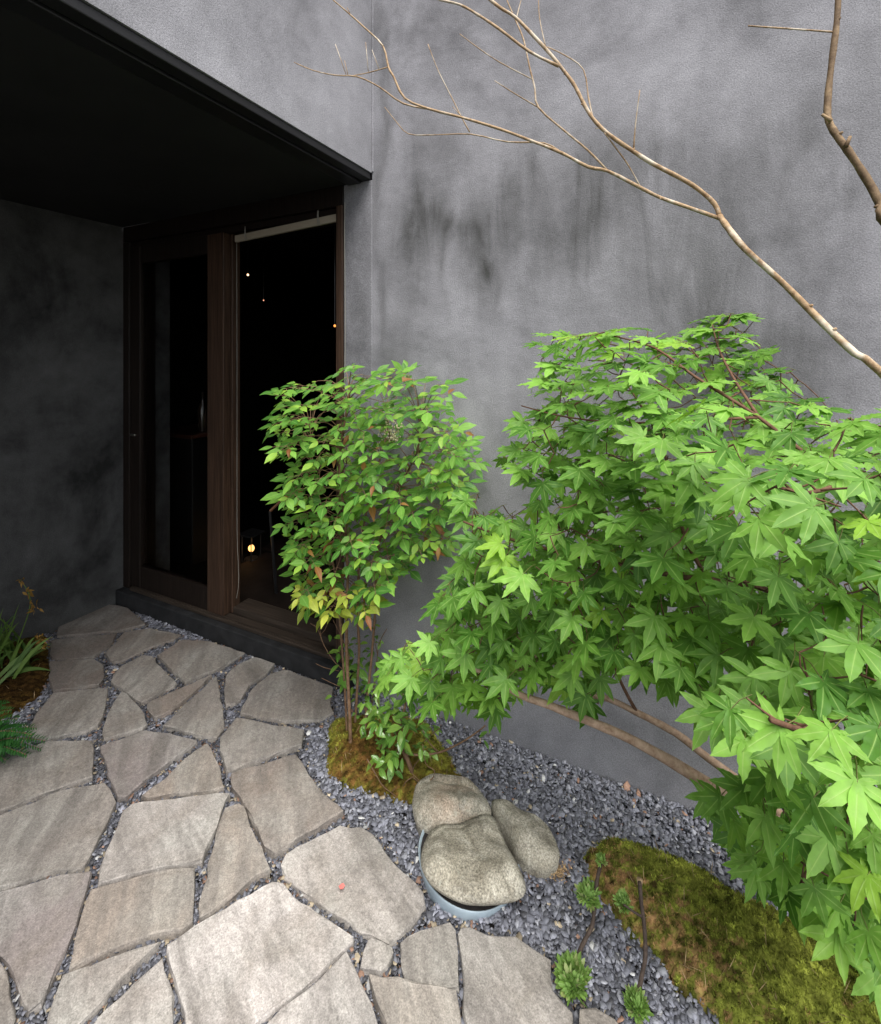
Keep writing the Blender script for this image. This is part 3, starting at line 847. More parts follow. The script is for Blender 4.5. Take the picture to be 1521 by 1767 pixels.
# ------------------------------------------------------------------ rocks and bowl
ZR = 4.225
def rock(outline, zmid, hgt_, label, seed, flat=.5, under=((.86, -.09), (.93, -.045), (.98, -.02)), tone=(.30, .27, .21), ridges=()):
    r = random.Random(seed)
    pts = [G(640 + x / ZR, 1280 + y / ZR, zmid) for x, y in outline]
    n0 = len(pts)
    cen = sum(pts, Vector()) / n0
    NS = 64
    def radius(t):
        best = .1
        d = Vector((math.cos(t), math.sin(t), 0))
        for i in range(n0):
            a, b = pts[i] - cen, pts[(i + 1) % n0] - cen
            e = b - a
            den = d.x * e.y - d.y * e.x
            if abs(den) < 1e-9: continue
            k = (a.x * e.y - a.y * e.x) / den
            s_ = (a.x * d.y - a.y * d.x) / den
            if k > 0 and -1e-6 <= s_ <= 1 + 1e-6: best = k
        return best
    rad = [radius(2 * math.pi * k / NS) for k in range(NS)]
    rad = [rad[k] * .5 + (rad[k - 1] + rad[(k + 1) % NS]) * .25 for k in range(NS)]
    prof = list(under) + [(1.0, 0)]
    for i in range(1, 13):
        t = i / 12
        k = (1 - t ** 2.0)
        prof.append((1 - t if i < 12 else .0, hgt_ * (1 - (1 - t) ** (2 + flat * 5))))
    rdg = [(G(640 + p[0] / ZR, 1280 + p[1] / ZR, zmid + hgt_), G(640 + q_[0] / ZR, 1280 + q_[1] / ZR, zmid + hgt_), sl_) for p, q_, sl_ in ridges]
    ph = [r.uniform(0, 6.28) for _ in range(10)]; am = [r.uniform(.3, 1) for _ in range(10)]
    verts, faces = [], []
    for j, (f, dz) in enumerate(prof):
        for k in range(NS):
            t = 2 * math.pi * k / NS
            q = cen + Vector((math.cos(t), math.sin(t), 0)) * rad[k] * f
            lx, ly = q.x * 38, q.y * 38
            bumpz = 1.5 * sum(am[i] * math.sin(lx * math.cos(ph[i]) + ly * math.sin(ph[i]) + ph[-i - 1]) for i in range(5)) * .0030
            if dz > 0: bumpz += sum(am[i] * math.sin((lx * math.cos(ph[i]) + ly * math.sin(ph[i])) * 2.7) for i in range(5, 9)) * .0012
            for (a_, b_, sl_) in rdg:
                e_ = (b_ - a_); nn = Vector((-e_.y, e_.x, 0)).normalized()
                dd_ = nn.dot(Vector((q.x, q.y, 0)) - Vector((a_.x, a_.y, 0)))
                if dz > 0 and dd_ > 0: bumpz -= sl_ * dd_ * min(1, dd_ / .02) * min(1, dz / (hgt_ * .5))
            verts.append((q.x, q.y, zmid + dz + bumpz * min(1, max(0, (dz + .02) * 30))))
    for j in range(len(prof) - 1):
        for k in range(NS):
            faces.append((j * NS + k, j * NS + (k + 1) % NS, (j + 1) * NS + (k + 1) % NS, (j + 1) * NS + k))
    o = MB().add(verts, faces).build('rock', M_ROCK, smooth=True)
    o.color = (*tone, 1)
    return tag(o, label, 'rock', 'three rounded rocks grouped on the slate chips')
rock([(300,440),(330,320),(370,285),(460,225),(600,235),(710,265),(790,345),(850,430),(890,530),(880,560),(760,610),(640,640),(450,645),(350,600),(310,520)], .045, .045, 'rounded pinkish tan rock nearest the moss, behind the broad flat rock', 1, .45, tone=(.58, .42, .32), ridges=(((300, 400), (870, 480), .28),))
rock([(450,640),(500,604),(640,598),(770,555),(850,535),(915,572),(935,620),(1000,760),(1080,920),(1146,1068),(1140,1120),(1030,1156),(850,1170),(680,1160),(556,1112),(440,1046),(372,956),(362,850),(378,760),(412,682)], .062, .028, 'broad flat-topped grey rock sitting in the pale blue bowl', 2, .9, ((.62, -.06), (.82, -.034), (.95, -.014)), ridges=(((520, 840), (980, 770), .20),))
rock([(870,440),(900,410),(1010,435),(1090,485),(1200,525),(1290,612),(1350,722),(1383,830),(1368,888),(1270,928),(1180,888),(1100,848),(1050,790),(1000,690),(930,580),(884,490)], .030, .038, 'long narrow grey rock lying on the gravel nearest the wall', 4, .4, ridges=(((1010, 420), (1330, 880), .30),))
bc = P(809, 616, 1.397); bc.z = 0
bw = MB()
prof = [(.132, -.04), (.139, -.01), (.144, .016), (.1452, .027), (.1445, .029), (.1415, .028), (.139, .016), (.0, .014)]
vs, fs = [], []
NB = 72
for r_, z_ in prof:
    for k in range(NB):
        t = 2 * math.pi * k / NB; vs.append((bc.x + r_ * math.cos(t), bc.y + r_ * math.sin(t), z_ - .013 - .12 * r_ * math.cos(t - .35)))
for i in range(len(prof) - 1):
    for k in range(NB): fs.append((i * NB + k, i * NB + (k + 1) % NB, (i + 1) * NB + (k + 1) % NB, (i + 1) * NB + k))
bowl = tag(bw.add(vs, fs).build('bowl', plain('pale_blue_glaze', (.36, .44, .50), .4, .4, None, .12, 16), smooth=True), 'pale blue round bowl rim showing under the broad flat rock', 'bowl')

MB().add([(bc.x + .1385 * math.cos(t), bc.y + .1385 * math.sin(t), .0105 - .12 * .1385 * math.cos(t - .35)) for t in [2 * math.pi * k / 32 for k in range(32)]], [tuple(range(32))]).build('shade_fill', M_SOIL, bowl)  # dark disc added to stand for the shade inside the bowl

def chip_pile():
    n = 900
    c0 = G(967, 1499); c1 = G(925, 1490)
    t = rng.uniform(0, 1, n)
    cx_, cy_ = c0.x + (c1.x - c0.x) * t, c0.y + (c1.y - c0.y) * t
    x, y = cx_ + rng.normal(0, .017, n), cy_ + rng.normal(0, .012, n)
    z = rng.uniform(-.012, .006, n)
    L, W = rng.uniform(.002, .006, n), rng.uniform(.001, .0022, n)
    a, b = rng.uniform(0, 6.28, n), rng.normal(0, .5, n)
    d = np.stack([np.cos(a) * np.cos(b), np.sin(a) * np.cos(b), np.sin(b)], -1) * L[:, None]
    s = np.stack([-np.sin(a), np.cos(a), rng.normal(0, .4, n)], -1) * W[:, None]
    up_ = np.stack([0 * a, 0 * a, 0 * a + 1], -1) * W[:, None] * .6
    c = np.stack([x, y, z], -1)
    V = np.stack([c - d, c + s, c + d, c - s, c + up_], 1).reshape(-1, 3)
    o = np.arange(n)[:, None] * 5
    F = np.concatenate([o + np.array(q) for q in ((0, 1, 4), (1, 2, 4), (2, 3, 4), (3, 0, 4))])
    C = np.repeat(np.array([(.42, .29, .16)]) * rng.uniform(.45, 1.3, (n, 1)), 5, 0)
    tag(big_mesh('wood_chips', V, F, C, M_CHIP, kind='stuff'), 'small spill of tan wood chips below the long narrow rock', 'wood chips')
chip_pile()
pp = G(590, 1536)
pm = MB()
vs = [(pp.x + math.cos(t) * r_ * (1.4 if i % 2 else .9), pp.y + math.sin(t) * r_, .0085 + .002 * (i % 3)) for i, (t, r_) in enumerate([(k * math.pi / 4, .007) for k in range(8)])] + [(pp.x, pp.y, .0075)]
pm.add(vs, [(k, (k + 1) % 8, 8) for k in range(8)])
tag(pm.build('petal', plain('red_petal', (.55, .16, .14), .6), smooth=True), 'small red petal lying on a pale flagstone', 'petal')

# ------------------------------------------------------------------ leaves
def leaf_mesh(name, mt, lobes, fold=.18, droop=.25, petiole=0.0, seed=0, stations=(0, .18, .4, .62, .82, 1), prof=(.05, .12, .17, .15, .085, 0), wav=0.0, tilt_s=.06):
    """lobes: (angle deg, length, width factor). The blade's base is the origin, +Y its tip, +Z its face; total reach 1."""
    r = random.Random(seed)
    V, F, C = [], [], []
    for (a, L, wf) in lobes:
        a = R(a + r.uniform(-7, 7)); L = L * r.uniform(.88, 1.08)
        dx, dy = math.sin(a), math.cos(a)
        nx, ny = math.cos(a), -math.sin(a)
        o = len(V)
        lift = r.uniform(-tilt_s, tilt_s)
        bend = r.uniform(-.06, .06)
        for i, (t, w_) in enumerate(zip(stations, prof)):
            rr = t * L
            z = -droop * rr * rr * (1 + lift * 4) + lift * rr
            w = w_ * L * wf * r.uniform(.94, 1.06)
            cxx, cyy = dx * rr + nx * bend * t * t * L, dy * rr + ny * bend * t * t * L
            V.append((cxx, cyy, z)); C.append((1, 0, 0))
            if i < len(stations) - 1:
                for sg in (-1, 1):
                    V.append((cxx + nx * w * sg, cyy + ny * w * sg, z + fold * w + r.uniform(-wav, wav) * min(1, t * 3))); C.append((.0, 0, 0))
        k = len(stations) - 1
        for i in range(k - 1):
            b0_, b1_ = o + i * 3, o + (i + 1) * 3
            F += [(b0_, b1_, b1_ + 1), (b0_, b1_ + 1, b0_ + 1), (b0_, b0_ + 2, b1_ + 2), (b0_, b1_ + 2, b1_)]
        bl_ = o + (k - 1) * 3
        F += [(bl_, o + k * 3, bl_ + 1), (bl_, bl_ + 2, o + k * 3)]
    if petiole:
        o = len(V)
        pts = [(0, 0, -.004), (0, -petiole * .5, -.02), (r.uniform(-.1, .1) * petiole, -petiole, -.35 * petiole)]
        for i, p in enumerate(pts):
            w = .009
            V += [(p[0] - w, p[1], p[2]), (p[0] + w, p[1], p[2]), (p[0], p[1], p[2] + w * 1.6)]; C += [(0, 0, .7)] * 3
        for i in range(2):
            for k in range(3):
                F.append((o + i * 3 + k, o + i * 3 + (k + 1) % 3, o + (i + 1) * 3 + (k + 1) % 3)); F.append((o + i * 3 + k, o + (i + 1) * 3 + (k + 1) % 3, o + (i + 1) * 3 + k))
    V, F, C = np.array(V, float), np.array(F, int), np.array(C, float)
    me = bpy.data.meshes.new(name)
    me.from_pydata(V.tolist(), [], F.tolist())
    at = me.color_attributes.new('col', 'FLOAT_COLOR', 'POINT')
    buf = np.ones((len(V), 4), np.float32); buf[:, :3] = C
    at.data.foreach_set('color', buf.ravel())
    me.materials.append(mt)
    me.polygons.foreach_set('use_smooth', [True] * len(me.polygons))
    me.update()
    return me, V, F, C

def frame(tip, nrm, loc, s):
    y = Vector(tip).normalized()
    z = Vector(nrm); z = (z - y * z.dot(y))
    if z.length < 1e-3: z = Vector((.1, .2, 1)) - y * Vector((.1, .2, 1)).dot(y)
    z.normalize()
    x = y.cross(z)
    m = Matrix((x, y, z)).transposed().to_4x4() @ Matrix.Scale(s, 4)
    m.translation = loc
    return m

class Foliage:
    """Collects leaf placements: the largest 300 in view become parts, the rest one joined part."""
    def __init__(s): s.items = []
    def add(s, var, m, key=None):
        p = m.translation
        u, v, d = proj(p)
        sc = m.to_scale()[0]
        vis = sc / max(d, .05) if key is None else key
        if not (-60 < u < 1580 and -60 < v < 1830): vis *= .01
        s.items.append((vis, var, m))
    def build(s, parent, name, cap=300, stuff='foliage'):
        s.items.sort(key=lambda q: -q[0])
        pm = parent.matrix_world.inverted()
        for vis, var, m in s.items[:cap]:
            o = bpy.data.objects.new(name, var[0]); COL.objects.link(o)
            o.parent = parent; o.matrix_parent_inverse = pm; o.matrix_basis = m
        rest = s.items[cap:]
        mats = []
        for _, var, m in rest:
            k = var[0].materials[0]
            if k not in mats: mats.append(k)
        for mt in mats:
            Vs, Fs, Cs, o_ = [], [], [], 0
            for _, var, m in rest:
                if var[0].materials[0] != mt: continue
                A = np.array(m)
                Vs.append(var[1] @ A[:3, :3].T + A[:3, 3]); Fs.append(var[2] + o_)
                c = var[3].copy(); c[:, 1] = random.random(); Cs.append(c); o_ += len(var[1])
            if Vs:
                ob = big_mesh(stuff, np.concatenate(Vs), np.concatenate(Fs), np.concatenate(Cs), mt, parent, 'stuff', True)
        return len(s.items)

def jit(s): return Vector((random.gauss(0, s), random.gauss(0, s), random.gauss(0, s)))

# ------------------------------------------------------------------ maple
def pts3(lst): return [P(u, v, d) for u, v, d in lst]
mb_ = P(1500, 1612, 1.215); mb_.z = -.03
maple = thing('maple_tree', 'green leaved maple leaning over the gravel against the grey wall', 'tree', mb_)
trunk_pts = [mb_] + pts3([(1495, 1575, 1.215), (1450, 1510, 1.18), (1375, 1445, 1.15), (1300, 1395, 1.14), (1235, 1362, 1.15), (1165, 1318, 1.17), (1085, 1274, 1.19), (1030, 1250, 1.21), (985, 1232, 1.22), (940, 1214, 1.23), (895, 1198, 1.25), (830, 1160, 1.28), (760, 1130, 1.32)])
trunk_r = [.022, .020, .0185, .017, .0160, .0150, .0125, .0105, .0100, .0095, .0088, .008, .006, .003]
MB().tube(trunk_pts, trunk_r, 10, wob=.05).build('trunk', M_BARK_MAPLE, maple, smooth=True)
BR = []
BR.append((pts3([(1420, 1480, 1.17), (1330, 1390, 1.22), (1220, 1306, 1.28), (1165, 1264, 1.30), (1100, 1230, 1.32), (1050, 1206, 1.33), (1000, 1195, 1.34), (960, 1174, 1.34), (935, 1150, 1.33), (922, 1120, 1.32), (900, 1040, 1.3)]), [.014, .012, .0105, .0095, .0085, .0075, .0068, .006, .0055, .005, .003]))
BR.append((pts3([(1100, 1230, 1.32), (1078, 1190, 1.32), (1062, 1150, 1.31), (1050, 1080, 1.28), (1000, 980, 1.2), (960, 900, 1.15)]), [.005, .0045, .004, .0035, .003, .0025]))
BR.append((pts3([(1480, 1550, 1.2), (1480, 1350, 1.0), (1440, 1150, .95), (1330, 1020, .98), (1230, 1000, 1.0), (1180, 920, 1.02), (1165, 840, 1.05), (1130, 740, 1.1), (1080, 660, 1.15)]), [.017, .013, .009, .006, .005, .004, .0035, .003, .002]))
BR.append((pts3([(1470, 1250, .97), (1560, 1000, .85), (1521, 860, .85), (1400, 790, .88), (1310, 720, .92), (1200, 650, 1.0), (1130, 600, 1.08), (1060, 580, 1.15)]), [.010, .008, .0055, .0045, .0035, .003, .0025, .0018]))
BR.append((pts3([(1310, 720, .92), (1265, 650, 1.1), (1240, 600, 1.28), (1230, 560, 1.33)]), [.0035, .003, .0025, .0015]))
BR.append((pts3([(1450, 1180, .95), (1430, 1240, .75), (1400, 1262, .58), (1330, 1242, .55)]), [.009, .006, .004, .003]))
BR.append((pts3([(1400, 790, .88), (1440, 830, .7), (1400, 850, .62), (1340, 840, .6)]), [.0035, .003, .0025, .002]))
BR.append((pts3([(1200, 1000, 1.0), (1000, 960, 1.1), (880, 930, 1.18), (800, 900, 1.24)]), [.006, .005, .0035, .0025]))
BR.append((pts3([(1460, 1540, 1.18), (1440, 1500, .95), (1400, 1500, .82), (1380, 1540, .78)]), [.008, .006, .004, .003]))
BR.append((pts3([(1310, 720, .92), (1100, 730, 1.05), (980, 720, 1.15), (900, 700, 1.2)]), [.003, .0025, .002, .0015]))
for p_, r_ in BR:
    MB().tube(p_, r_, 7, wob=.05).build('branch', M_BARK_MAPLE if r_[0] > .0105 and r_[0] != .017 else M_TWIG, maple, smooth=True)

LOB7 = [(0, .63, 1.0), (40, .60, 1.0), (-40, .60, 1.0), (82, .49, 1.02), (-82, .49, 1.02), (126, .26, 1.0), (-126, .26, 1.0)]
MST = (0, .13, .27, .40, .50, .60, .70, .79, .88, 1)
MPR = (.055, .10, .140, .160, .146, .147, .108, .090, .044, 0)
MAPLE = [leaf_mesh('maple_leaf', M_MAPLE, LOB7, fold=random.uniform(.02, .34), droop=random.uniform(-.15, .34), petiole=.45, seed=k, stations=MST, prof=MPR, tilt_s=.13, wav=.022) for k in range(14)]
crown = [(900,600),(935,560),(1060,553),(1110,548),(1180,575),(1190,530),(1240,522),(1340,528),(1290,560),(1345,600),(1365,640),(1440,680),(1521,712),(1600,720),(1600,1740),(1512,1700),(1490,1640),(1440,1660),(1400,1600),(1350,1570),(1300,1525),(1255,1520),(1262,1470),(1225,1410),(1192,1395),(1200,1340),(1265,1345),(1290,1320),(1235,1280),(1195,1240),(1190,1195),(1140,1200),(1060,1160),(1040,1225),(1010,1255),(975,1195),(915,1185),(900,1215),(860,1245),(800,1225),(740,1240),(700,1205),(650,1180),(640,1135),(700,1105),(760,1080),(735,1040),(765,1000),(800,925),(760,860),(800,840),(890,880),(915,850),(870,810),(835,800),(880,760),(880,720),(930,690),(905,650),(930,620)]
front = np.array([(1240,535,1.36),(1330,540,1.36),(1330,620,1.15),(930,600,1.2),(1050,570,1.1),(850,790,1.2),(910,700,1.12),(1200,770,.72),(1330,880,.58),(1450,850,.54),(1120,680,.88),(1480,720,.72),(1000,870,.98),(800,930,1.22),(780,870,1.28),(900,1100,1.16),(700,1150,1.28),(650,1180,1.33),(1040,1100,1.05),(1150,1150,.9),(1260,1000,.95),(1330,1080,.8),(1430,1290,.45),(1290,1260,.56),(1500,1100,.6),(1210,1390,1.02),(1300,1530,.93),(1240,1450,.98),(1390,1590,.75),(1500,1700,.82),(1450,1450,.68),(1010,1220,1.2),(930,950,1.0),(1400,1000,.75)])
def fdepth(u, v):
    w_ = 1 / ((front[:, 0] - u) ** 2 + (front[:, 1] - v) ** 2 + 900) ** 1.6
    return float((w_ * front[:, 2]).sum() / w_.sum())
def wall_depth(u): return 1.762 / (.4404 * (u - PX) / FPX + .8978)
fol = Foliage()
leafpts = []
def maple_layer(off, spread, rad_k, tries, small=1.0):
    placed = []
    us, vs_ = rng.uniform(640, 1600, tries), rng.uniform(515, 1740, tries)
    ok_ = inside(us, vs_, crown)
    us, vs_ = us[ok_], vs_[ok_]
    es = edge_dist(us, vs_, crown)
    for u, v, e in zip(us.tolist(), vs_.tolist(), es.tolist()):
        d = fdepth(u, v) + off + random.uniform(-spread, spread)
        d = min(d, wall_depth(u) - .10)
        pxs = .102 * FPX / d
        # keep whole leaves within the outline
        if e < pxs * .26 and u < 1500: continue
        rr = pxs * rad_k
        if any((u - a) ** 2 + (v - b) ** 2 < (rr * .5 + c * .5) ** 2 for a, b, c in placed): continue
        placed.append((u, v, rr))
        p = P(u, v, d)
        s = random.uniform(.078, .110) * small * (.9 if d < .65 else 1)
        t = min(1, max(0, (v - 600) / 500))          # low leaves hang and face the garden, high ones lie flat
        nrm = Vector((-.14, -.22 - .62 * t, 1 - .32 * t)) + jit(.28 + .10 * t)
        away = p - maple.location; away.z = 0
        tip = Vector((random.gauss(-.2, .55), -.75 + random.gauss(0, .45), -.28 - .45 * t)) + away.normalized() * .35
        fol.add(random.choice(MAPLE), frame(tip, nrm, p, s), (1 if off < .02 else .45) * s / d)
        leafpts.append((p, tip.normalized(), s))
maple_layer(0, .06, .47, 30000)
maple_layer(.09, .06, .46, 30000)
maple_layer(.19, .08, .45, 26000, .95)
maple_layer(.33, .10, .50, 18000, .92)
# twigs: every leaf stalk runs back to the nearest piece of branch or twig
nodes = []
for pt, _ in BR + [(trunk_pts[5:], 0)]:
    for i in range(len(pt) - 1):
        for k in range(5): nodes.append(pt[i].lerp(pt[i + 1], k / 5))
nodes_np = np.array([tuple(q) for q in nodes])
lp_np = [p - t * s * .42 - Vector((0, 0, s * .12)) for p, t, s in leafpts]
order = sorted(range(len(lp_np)), key=lambda i: float(np.min(((nodes_np - np.array(lp_np[i])) ** 2).sum(1))))
tw = MB()
cur = nodes_np.tolist()
for i in order:
    A = np.array(cur)
    q = np.array(lp_np[i])
    k = int(np.argmin(((A - q) ** 2).sum(1)))
    a = Vector(A[k]); b = lp_np[i]
    L = (b - a).length
    if L > .003:
        mid_ = a.lerp(b, .5) + Vector((0, 0, -.05 * L)) + jit(.04 * L)
        tw.tube([a, mid_, b], [.0017, .0014, .0010], 4, cap=False, smooth=False)
        cur.append(tuple(mid_)); cur.append(tuple(b))
tw.build('twigs', M_TWIG, maple, kind='stuff', smooth=True)
print('maple leaves', fol.build(maple, 'leaf'))

# ------------------------------------------------------------------ nandina
nb = G(606, 1292)
nan = thing('nandina_shrub', 'tall airy shrub with light green leaflets and cream flowers beside the doorway', 'shrub', (nb.x, nb.y, -.01))
stems = []
for (ub, vb, pts_, r_) in ((606, 1294, [(604, 1240), (601, 1180), (598, 1100), (600, 1000), (596, 900), (585, 800), (600, 700), (603, 660)], .007),
                           (612, 1255, [(616, 1200), (620, 1120), (617, 1050), (622, 950), (640, 850), (665, 760), (672, 715)], .006),
                           (628, 1285, [(632, 1230), (640, 1150), (648, 1050), (652, 950), (680, 860), (720, 780), (730, 720)], .006),
                           (600, 1270, [(596, 1200), (590, 1110), (580, 1000), (560, 900), (540, 800), (535, 720)], .005)):
    b0_ = G(ub, vb); d0 = proj(b0_)[2]
    line = [b0_ - Vector((0, 0, .03))] + [P(u, v, d0 + .02 * math.sin(i)) for i, (u, v) in enumerate(pts_)]
    stems.append(line)
    MB().tube(line, [r_ * (1 - .55 * i / len(line)) for i in range(len(line))], 7, wob=.08).build('stem', M_STEM, nan, smooth=True)
PROFL = (.03, .18, .25, .195, .085, 0)
NL = [leaf_mesh('leaflet', M_NANDINA, [(0, 1, 1.0)], fold=random.uniform(.08, .3), droop=random.uniform(.05, .4), seed=40 + k, prof=PROFL) for k in range(5)]
NLY = [leaf_mesh('leaflet', M_NANDINA_Y, [(0, 1, 1.0)], fold=.25, droop=.3, seed=50, prof=PROFL)]
NLR = [leaf_mesh('leaflet', M_NANDINA_R, [(0, 1, .8)], fold=.4, droop=.5, seed=51, prof=PROFL)]
nand = [(575,640),(610,612),(640,640),(690,628),(765,655),(768,720),(825,772),(802,825),(770,880),(775,945),(720,960),(690,1000),(655,1010),(655,1058),(600,1072),(560,1050),(528,1045),(515,960),(495,880),(505,800),(468,725),(492,660)]
nfol = Foliage()
stem_nodes = [a.lerp(b, k / 4) for ln in stems for a, b in zip(ln[3:-1], ln[4:]) for k in range(4)]
rach = MB()
placed = []
fr_n = 0
_us, _vs = rng.uniform(465, 825, 5000), rng.uniform(615, 1075, 5000)
_ok = inside(_us, _vs, nand) & (edge_dist(_us, _vs, nand) > 8)
for u, v in zip(_us[_ok].tolist(), _vs[_ok].tolist()):
    d = 1.82 + random.uniform(-.26, .17)
    d = min(d, wall_depth(u) - .09)
    if any((u - a) ** 2 + (v - b) ** 2 + ((d - c) * 260) ** 2 < 27 ** 2 for a, b, c in placed): continue
    placed.append((u, v, d))
    c = P(u, v, d)
    k = min(stem_nodes, key=lambda q: (q - (c - Vector((0, 0, .05)))).length)
    out = c - k
    if out.length < .05: out = Vector((random.gauss(0, .1), random.gauss(0, .1) - .05, .02))
    out.z *= .3
    out.normalize()
    rach.tube([k, k.lerp(c, .5) + Vector((0, 0, .02)), c], [.0018, .0014, .001], 4, cap=False)
    down = (out + Vector((0, -.1, -.35)) + jit(.12)).normalized()
    nrm = Vector((.05, -.62, 1)) + jit(.16)
    side = down.cross(nrm).normalized()
    LL = random.uniform(.041, .056)
    mats_ = NL
    q_ = random.random()
    low = v > 985 or (v > 900 and u < 590)
    def put(p, dr, s):
        if v > 1010 and random.random() < .75: var = random.choice(NLY)
        elif low and random.random() < .06 or random.random() < .015: var = NLR[0]
        else: var = random.choice(NL)
        nfol.add(var, frame(dr + jit(.1), nrm + jit(.16), p, s * random.uniform(.62, 1.2)))
    tip = c + down * .055
    rach.tube([c, tip], [.001, .0008], 3, cap=False)
    put(tip, down, LL * 1.1)
    for f_ in (.012, .040):
        p = c + down * f_
        for sg in (-1, 1):
            if f_ < .02 and random.random() < .7:        # a side pinna carrying three leaflets
                sd = (side * sg + down * .55).normalized()
                e = p + sd * .045
                rach.tube([p, e], [.0009, .0007], 3, cap=False)
                put(e, sd, LL); put(p + sd * .024, (sd + down * .9).normalized(), LL * .8); put(p + sd * .024, (sd - down * .8).normalized(), LL * .8)
            else:
                put(p, (side * sg + down * .7).normalized(), LL * .9)
    fr_n += 1
rach.build('leaf_stalks', M_STEM, nan, kind='stuff')
print('nandina fronds', fr_n, 'leaflets', nfol.build(nan, 'leaflet'))
# flower panicle
pan = MB(); fl_ = MB()
pc = P(672, 760, 1.66)
tips = [P(667, 706, 1.66), P(692, 735, 1.64), P(655, 742, 1.66), P(686, 758, 1.63), P(676, 722, 1.65)]
for t in tips:
    pan.tube([pc, pc.lerp(t, .5) + jit(.004), t], [.0014, .001, .0006], 4)
    for k in range(26):
        q = pc.lerp(t, random.uniform(.35, 1.03)) + jit(.008)
        s = random.uniform(.0022, .0042)
        vv = [q + Vector(o) * s for o in ((1, 0, 0), (-1, 0, 0), (0, 1, 0), (0, -1, 0), (0, 0, 1.3), (0, 0, -1.3))]
        fl_.add(vv, [(0, 2, 4), (2, 1, 4), (1, 3, 4), (3, 0, 4), (2, 0, 5), (1, 2, 5), (3, 1, 5), (0, 3, 5)])
pan.build('flower_stalk', M_STEM, nan)
fl_.build('blossom', plain('cream_blossom', (.62, .55, .36), .7), nan, smooth=True, kind='stuff')
seed = MB()
for (u0, v0) in ((598, 800), (660, 790), (575, 770)):
    c = P(u0, v0, 1.72)
    for k in range(14):
        e = c + jit(.022) + Vector((0, 0, .03)); seed.tube([c, e], [.0008, .0006], 3, cap=False)
        vv = [e + Vector(o) * .0024 for o in ((1, 0, 0), (-1, 0, 0), (0, 1, 0), (0, -1, 0), (0, 0, 1), (0, 0, -1))]
        seed.add(vv, [(0, 2, 4), (2, 1, 4), (1, 3, 4), (3, 0, 4), (2, 0, 5), (1, 2, 5), (3, 1, 5), (0, 3, 5)])
seed.build('seed_heads', M_TWIG, nan, kind='stuff')

# ------------------------------------------------------------------ glossy evergreen shrub by the rocks
gb = G(716, 1345)
gsh = thing('evergreen_shrub', 'low shrub with glossy oval leaves and bare twigs in the moss by the rocks', 'shrub', (gb.x, gb.y, 0))
d0 = proj(gb)[2]
T = [gb - Vector((0, 0, .03))] + [P(u, v, d0) for u, v in ((712, 1335), (703, 1310), (693, 1285), (690, 1250), (700, 1215), (690, 1180))]
MB().tube(T, [.0085, .008, .0075, .006, .005, .004, .003], 8, wob=.1).build('trunk', M_STEM, gsh, smooth=True)
def pl3(l, d): return [P(u, v, d) for u, v in l]
TW = [(pl3([(698, 1300), (725, 1303), (760, 1298), (795, 1282), (820, 1266), (838, 1252)], d0 - .02), .0042),
      (pl3([(757, 1298), (738, 1278), (728, 1255), (722, 1240)], d0 - .02), .002), (pl3([(732, 1280), (748, 1265), (762, 1255)], d0 - .02), .0016),
      (pl3([(712, 1338), (716, 1320), (735, 1300)], d0 - .01), .0022), (pl3([(714, 1340), (700, 1350), (690, 1372), (682, 1390)], d0 - .04), .0018),
      (pl3([(714, 1342), (725, 1350), (745, 1345), (750, 1330), (735, 1318), (730, 1285)], d0 - .05), .0022),
      (pl3([(634, 1310), (648, 1335), (660, 1355), (675, 1368), (690, 1378)], d0 - .06), .0022), (pl3([(675, 1368), (685, 1358)], d0 - .06), .0012),
      (pl3([(712, 1335), (722, 1345), (735, 1355)], d0 - .06), .0014)]
d1 = d0 + .02
TW += [(pl3([(700, 1230), (665, 1255), (640, 1262)], d1), .002), (pl3([(696, 1270), (675, 1275), (655, 1290)], d0), .002), (pl3([(690, 1240), (720, 1235), (735, 1250)], d0), .0018),
       (pl3([(695, 1290), (672, 1310), (655, 1320)], d0 - .02), .0018), (pl3([(690, 1250), (660, 1230), (650, 1200)], d1), .0018)]
for p_, r_ in TW:
    MB().tube(p_, [r_ * (1 - .5 * i / len(p_)) for i in range(len(p_))], 5, wob=.1).build('twig', M_STEM, gsh, smooth=True)
PROFG = (.03, .15, .225, .215, .13, 0)
GL = [leaf_mesh('glossy_leaf', M_GLOSSY, [(0, 1, 1.0)], fold=random.uniform(.15, .5), droop=random.uniform(.1, .5), petiole=.12, seed=70 + k, prof=PROFG) for k in range(4)]
gf = Foliage()
def whorl(u, v, d, n, s, spread=.014, ht=.35):
    c = P(u, v, d); t0 = random.uniform(0, 6.28)
    for k in range(n):
        t = t0 + 2 * math.pi * k / n + random.uniform(-.4, .4)
        o = Vector((math.cos(t), math.sin(t), random.gauss(-.25, .25)))
        gf.add(random.choice(GL), frame(o, Vector((0, -.35, 1)) + jit(.25), c + o * .006 + jit(spread), s * 1.12 * random.uniform(.75, 1.15)))
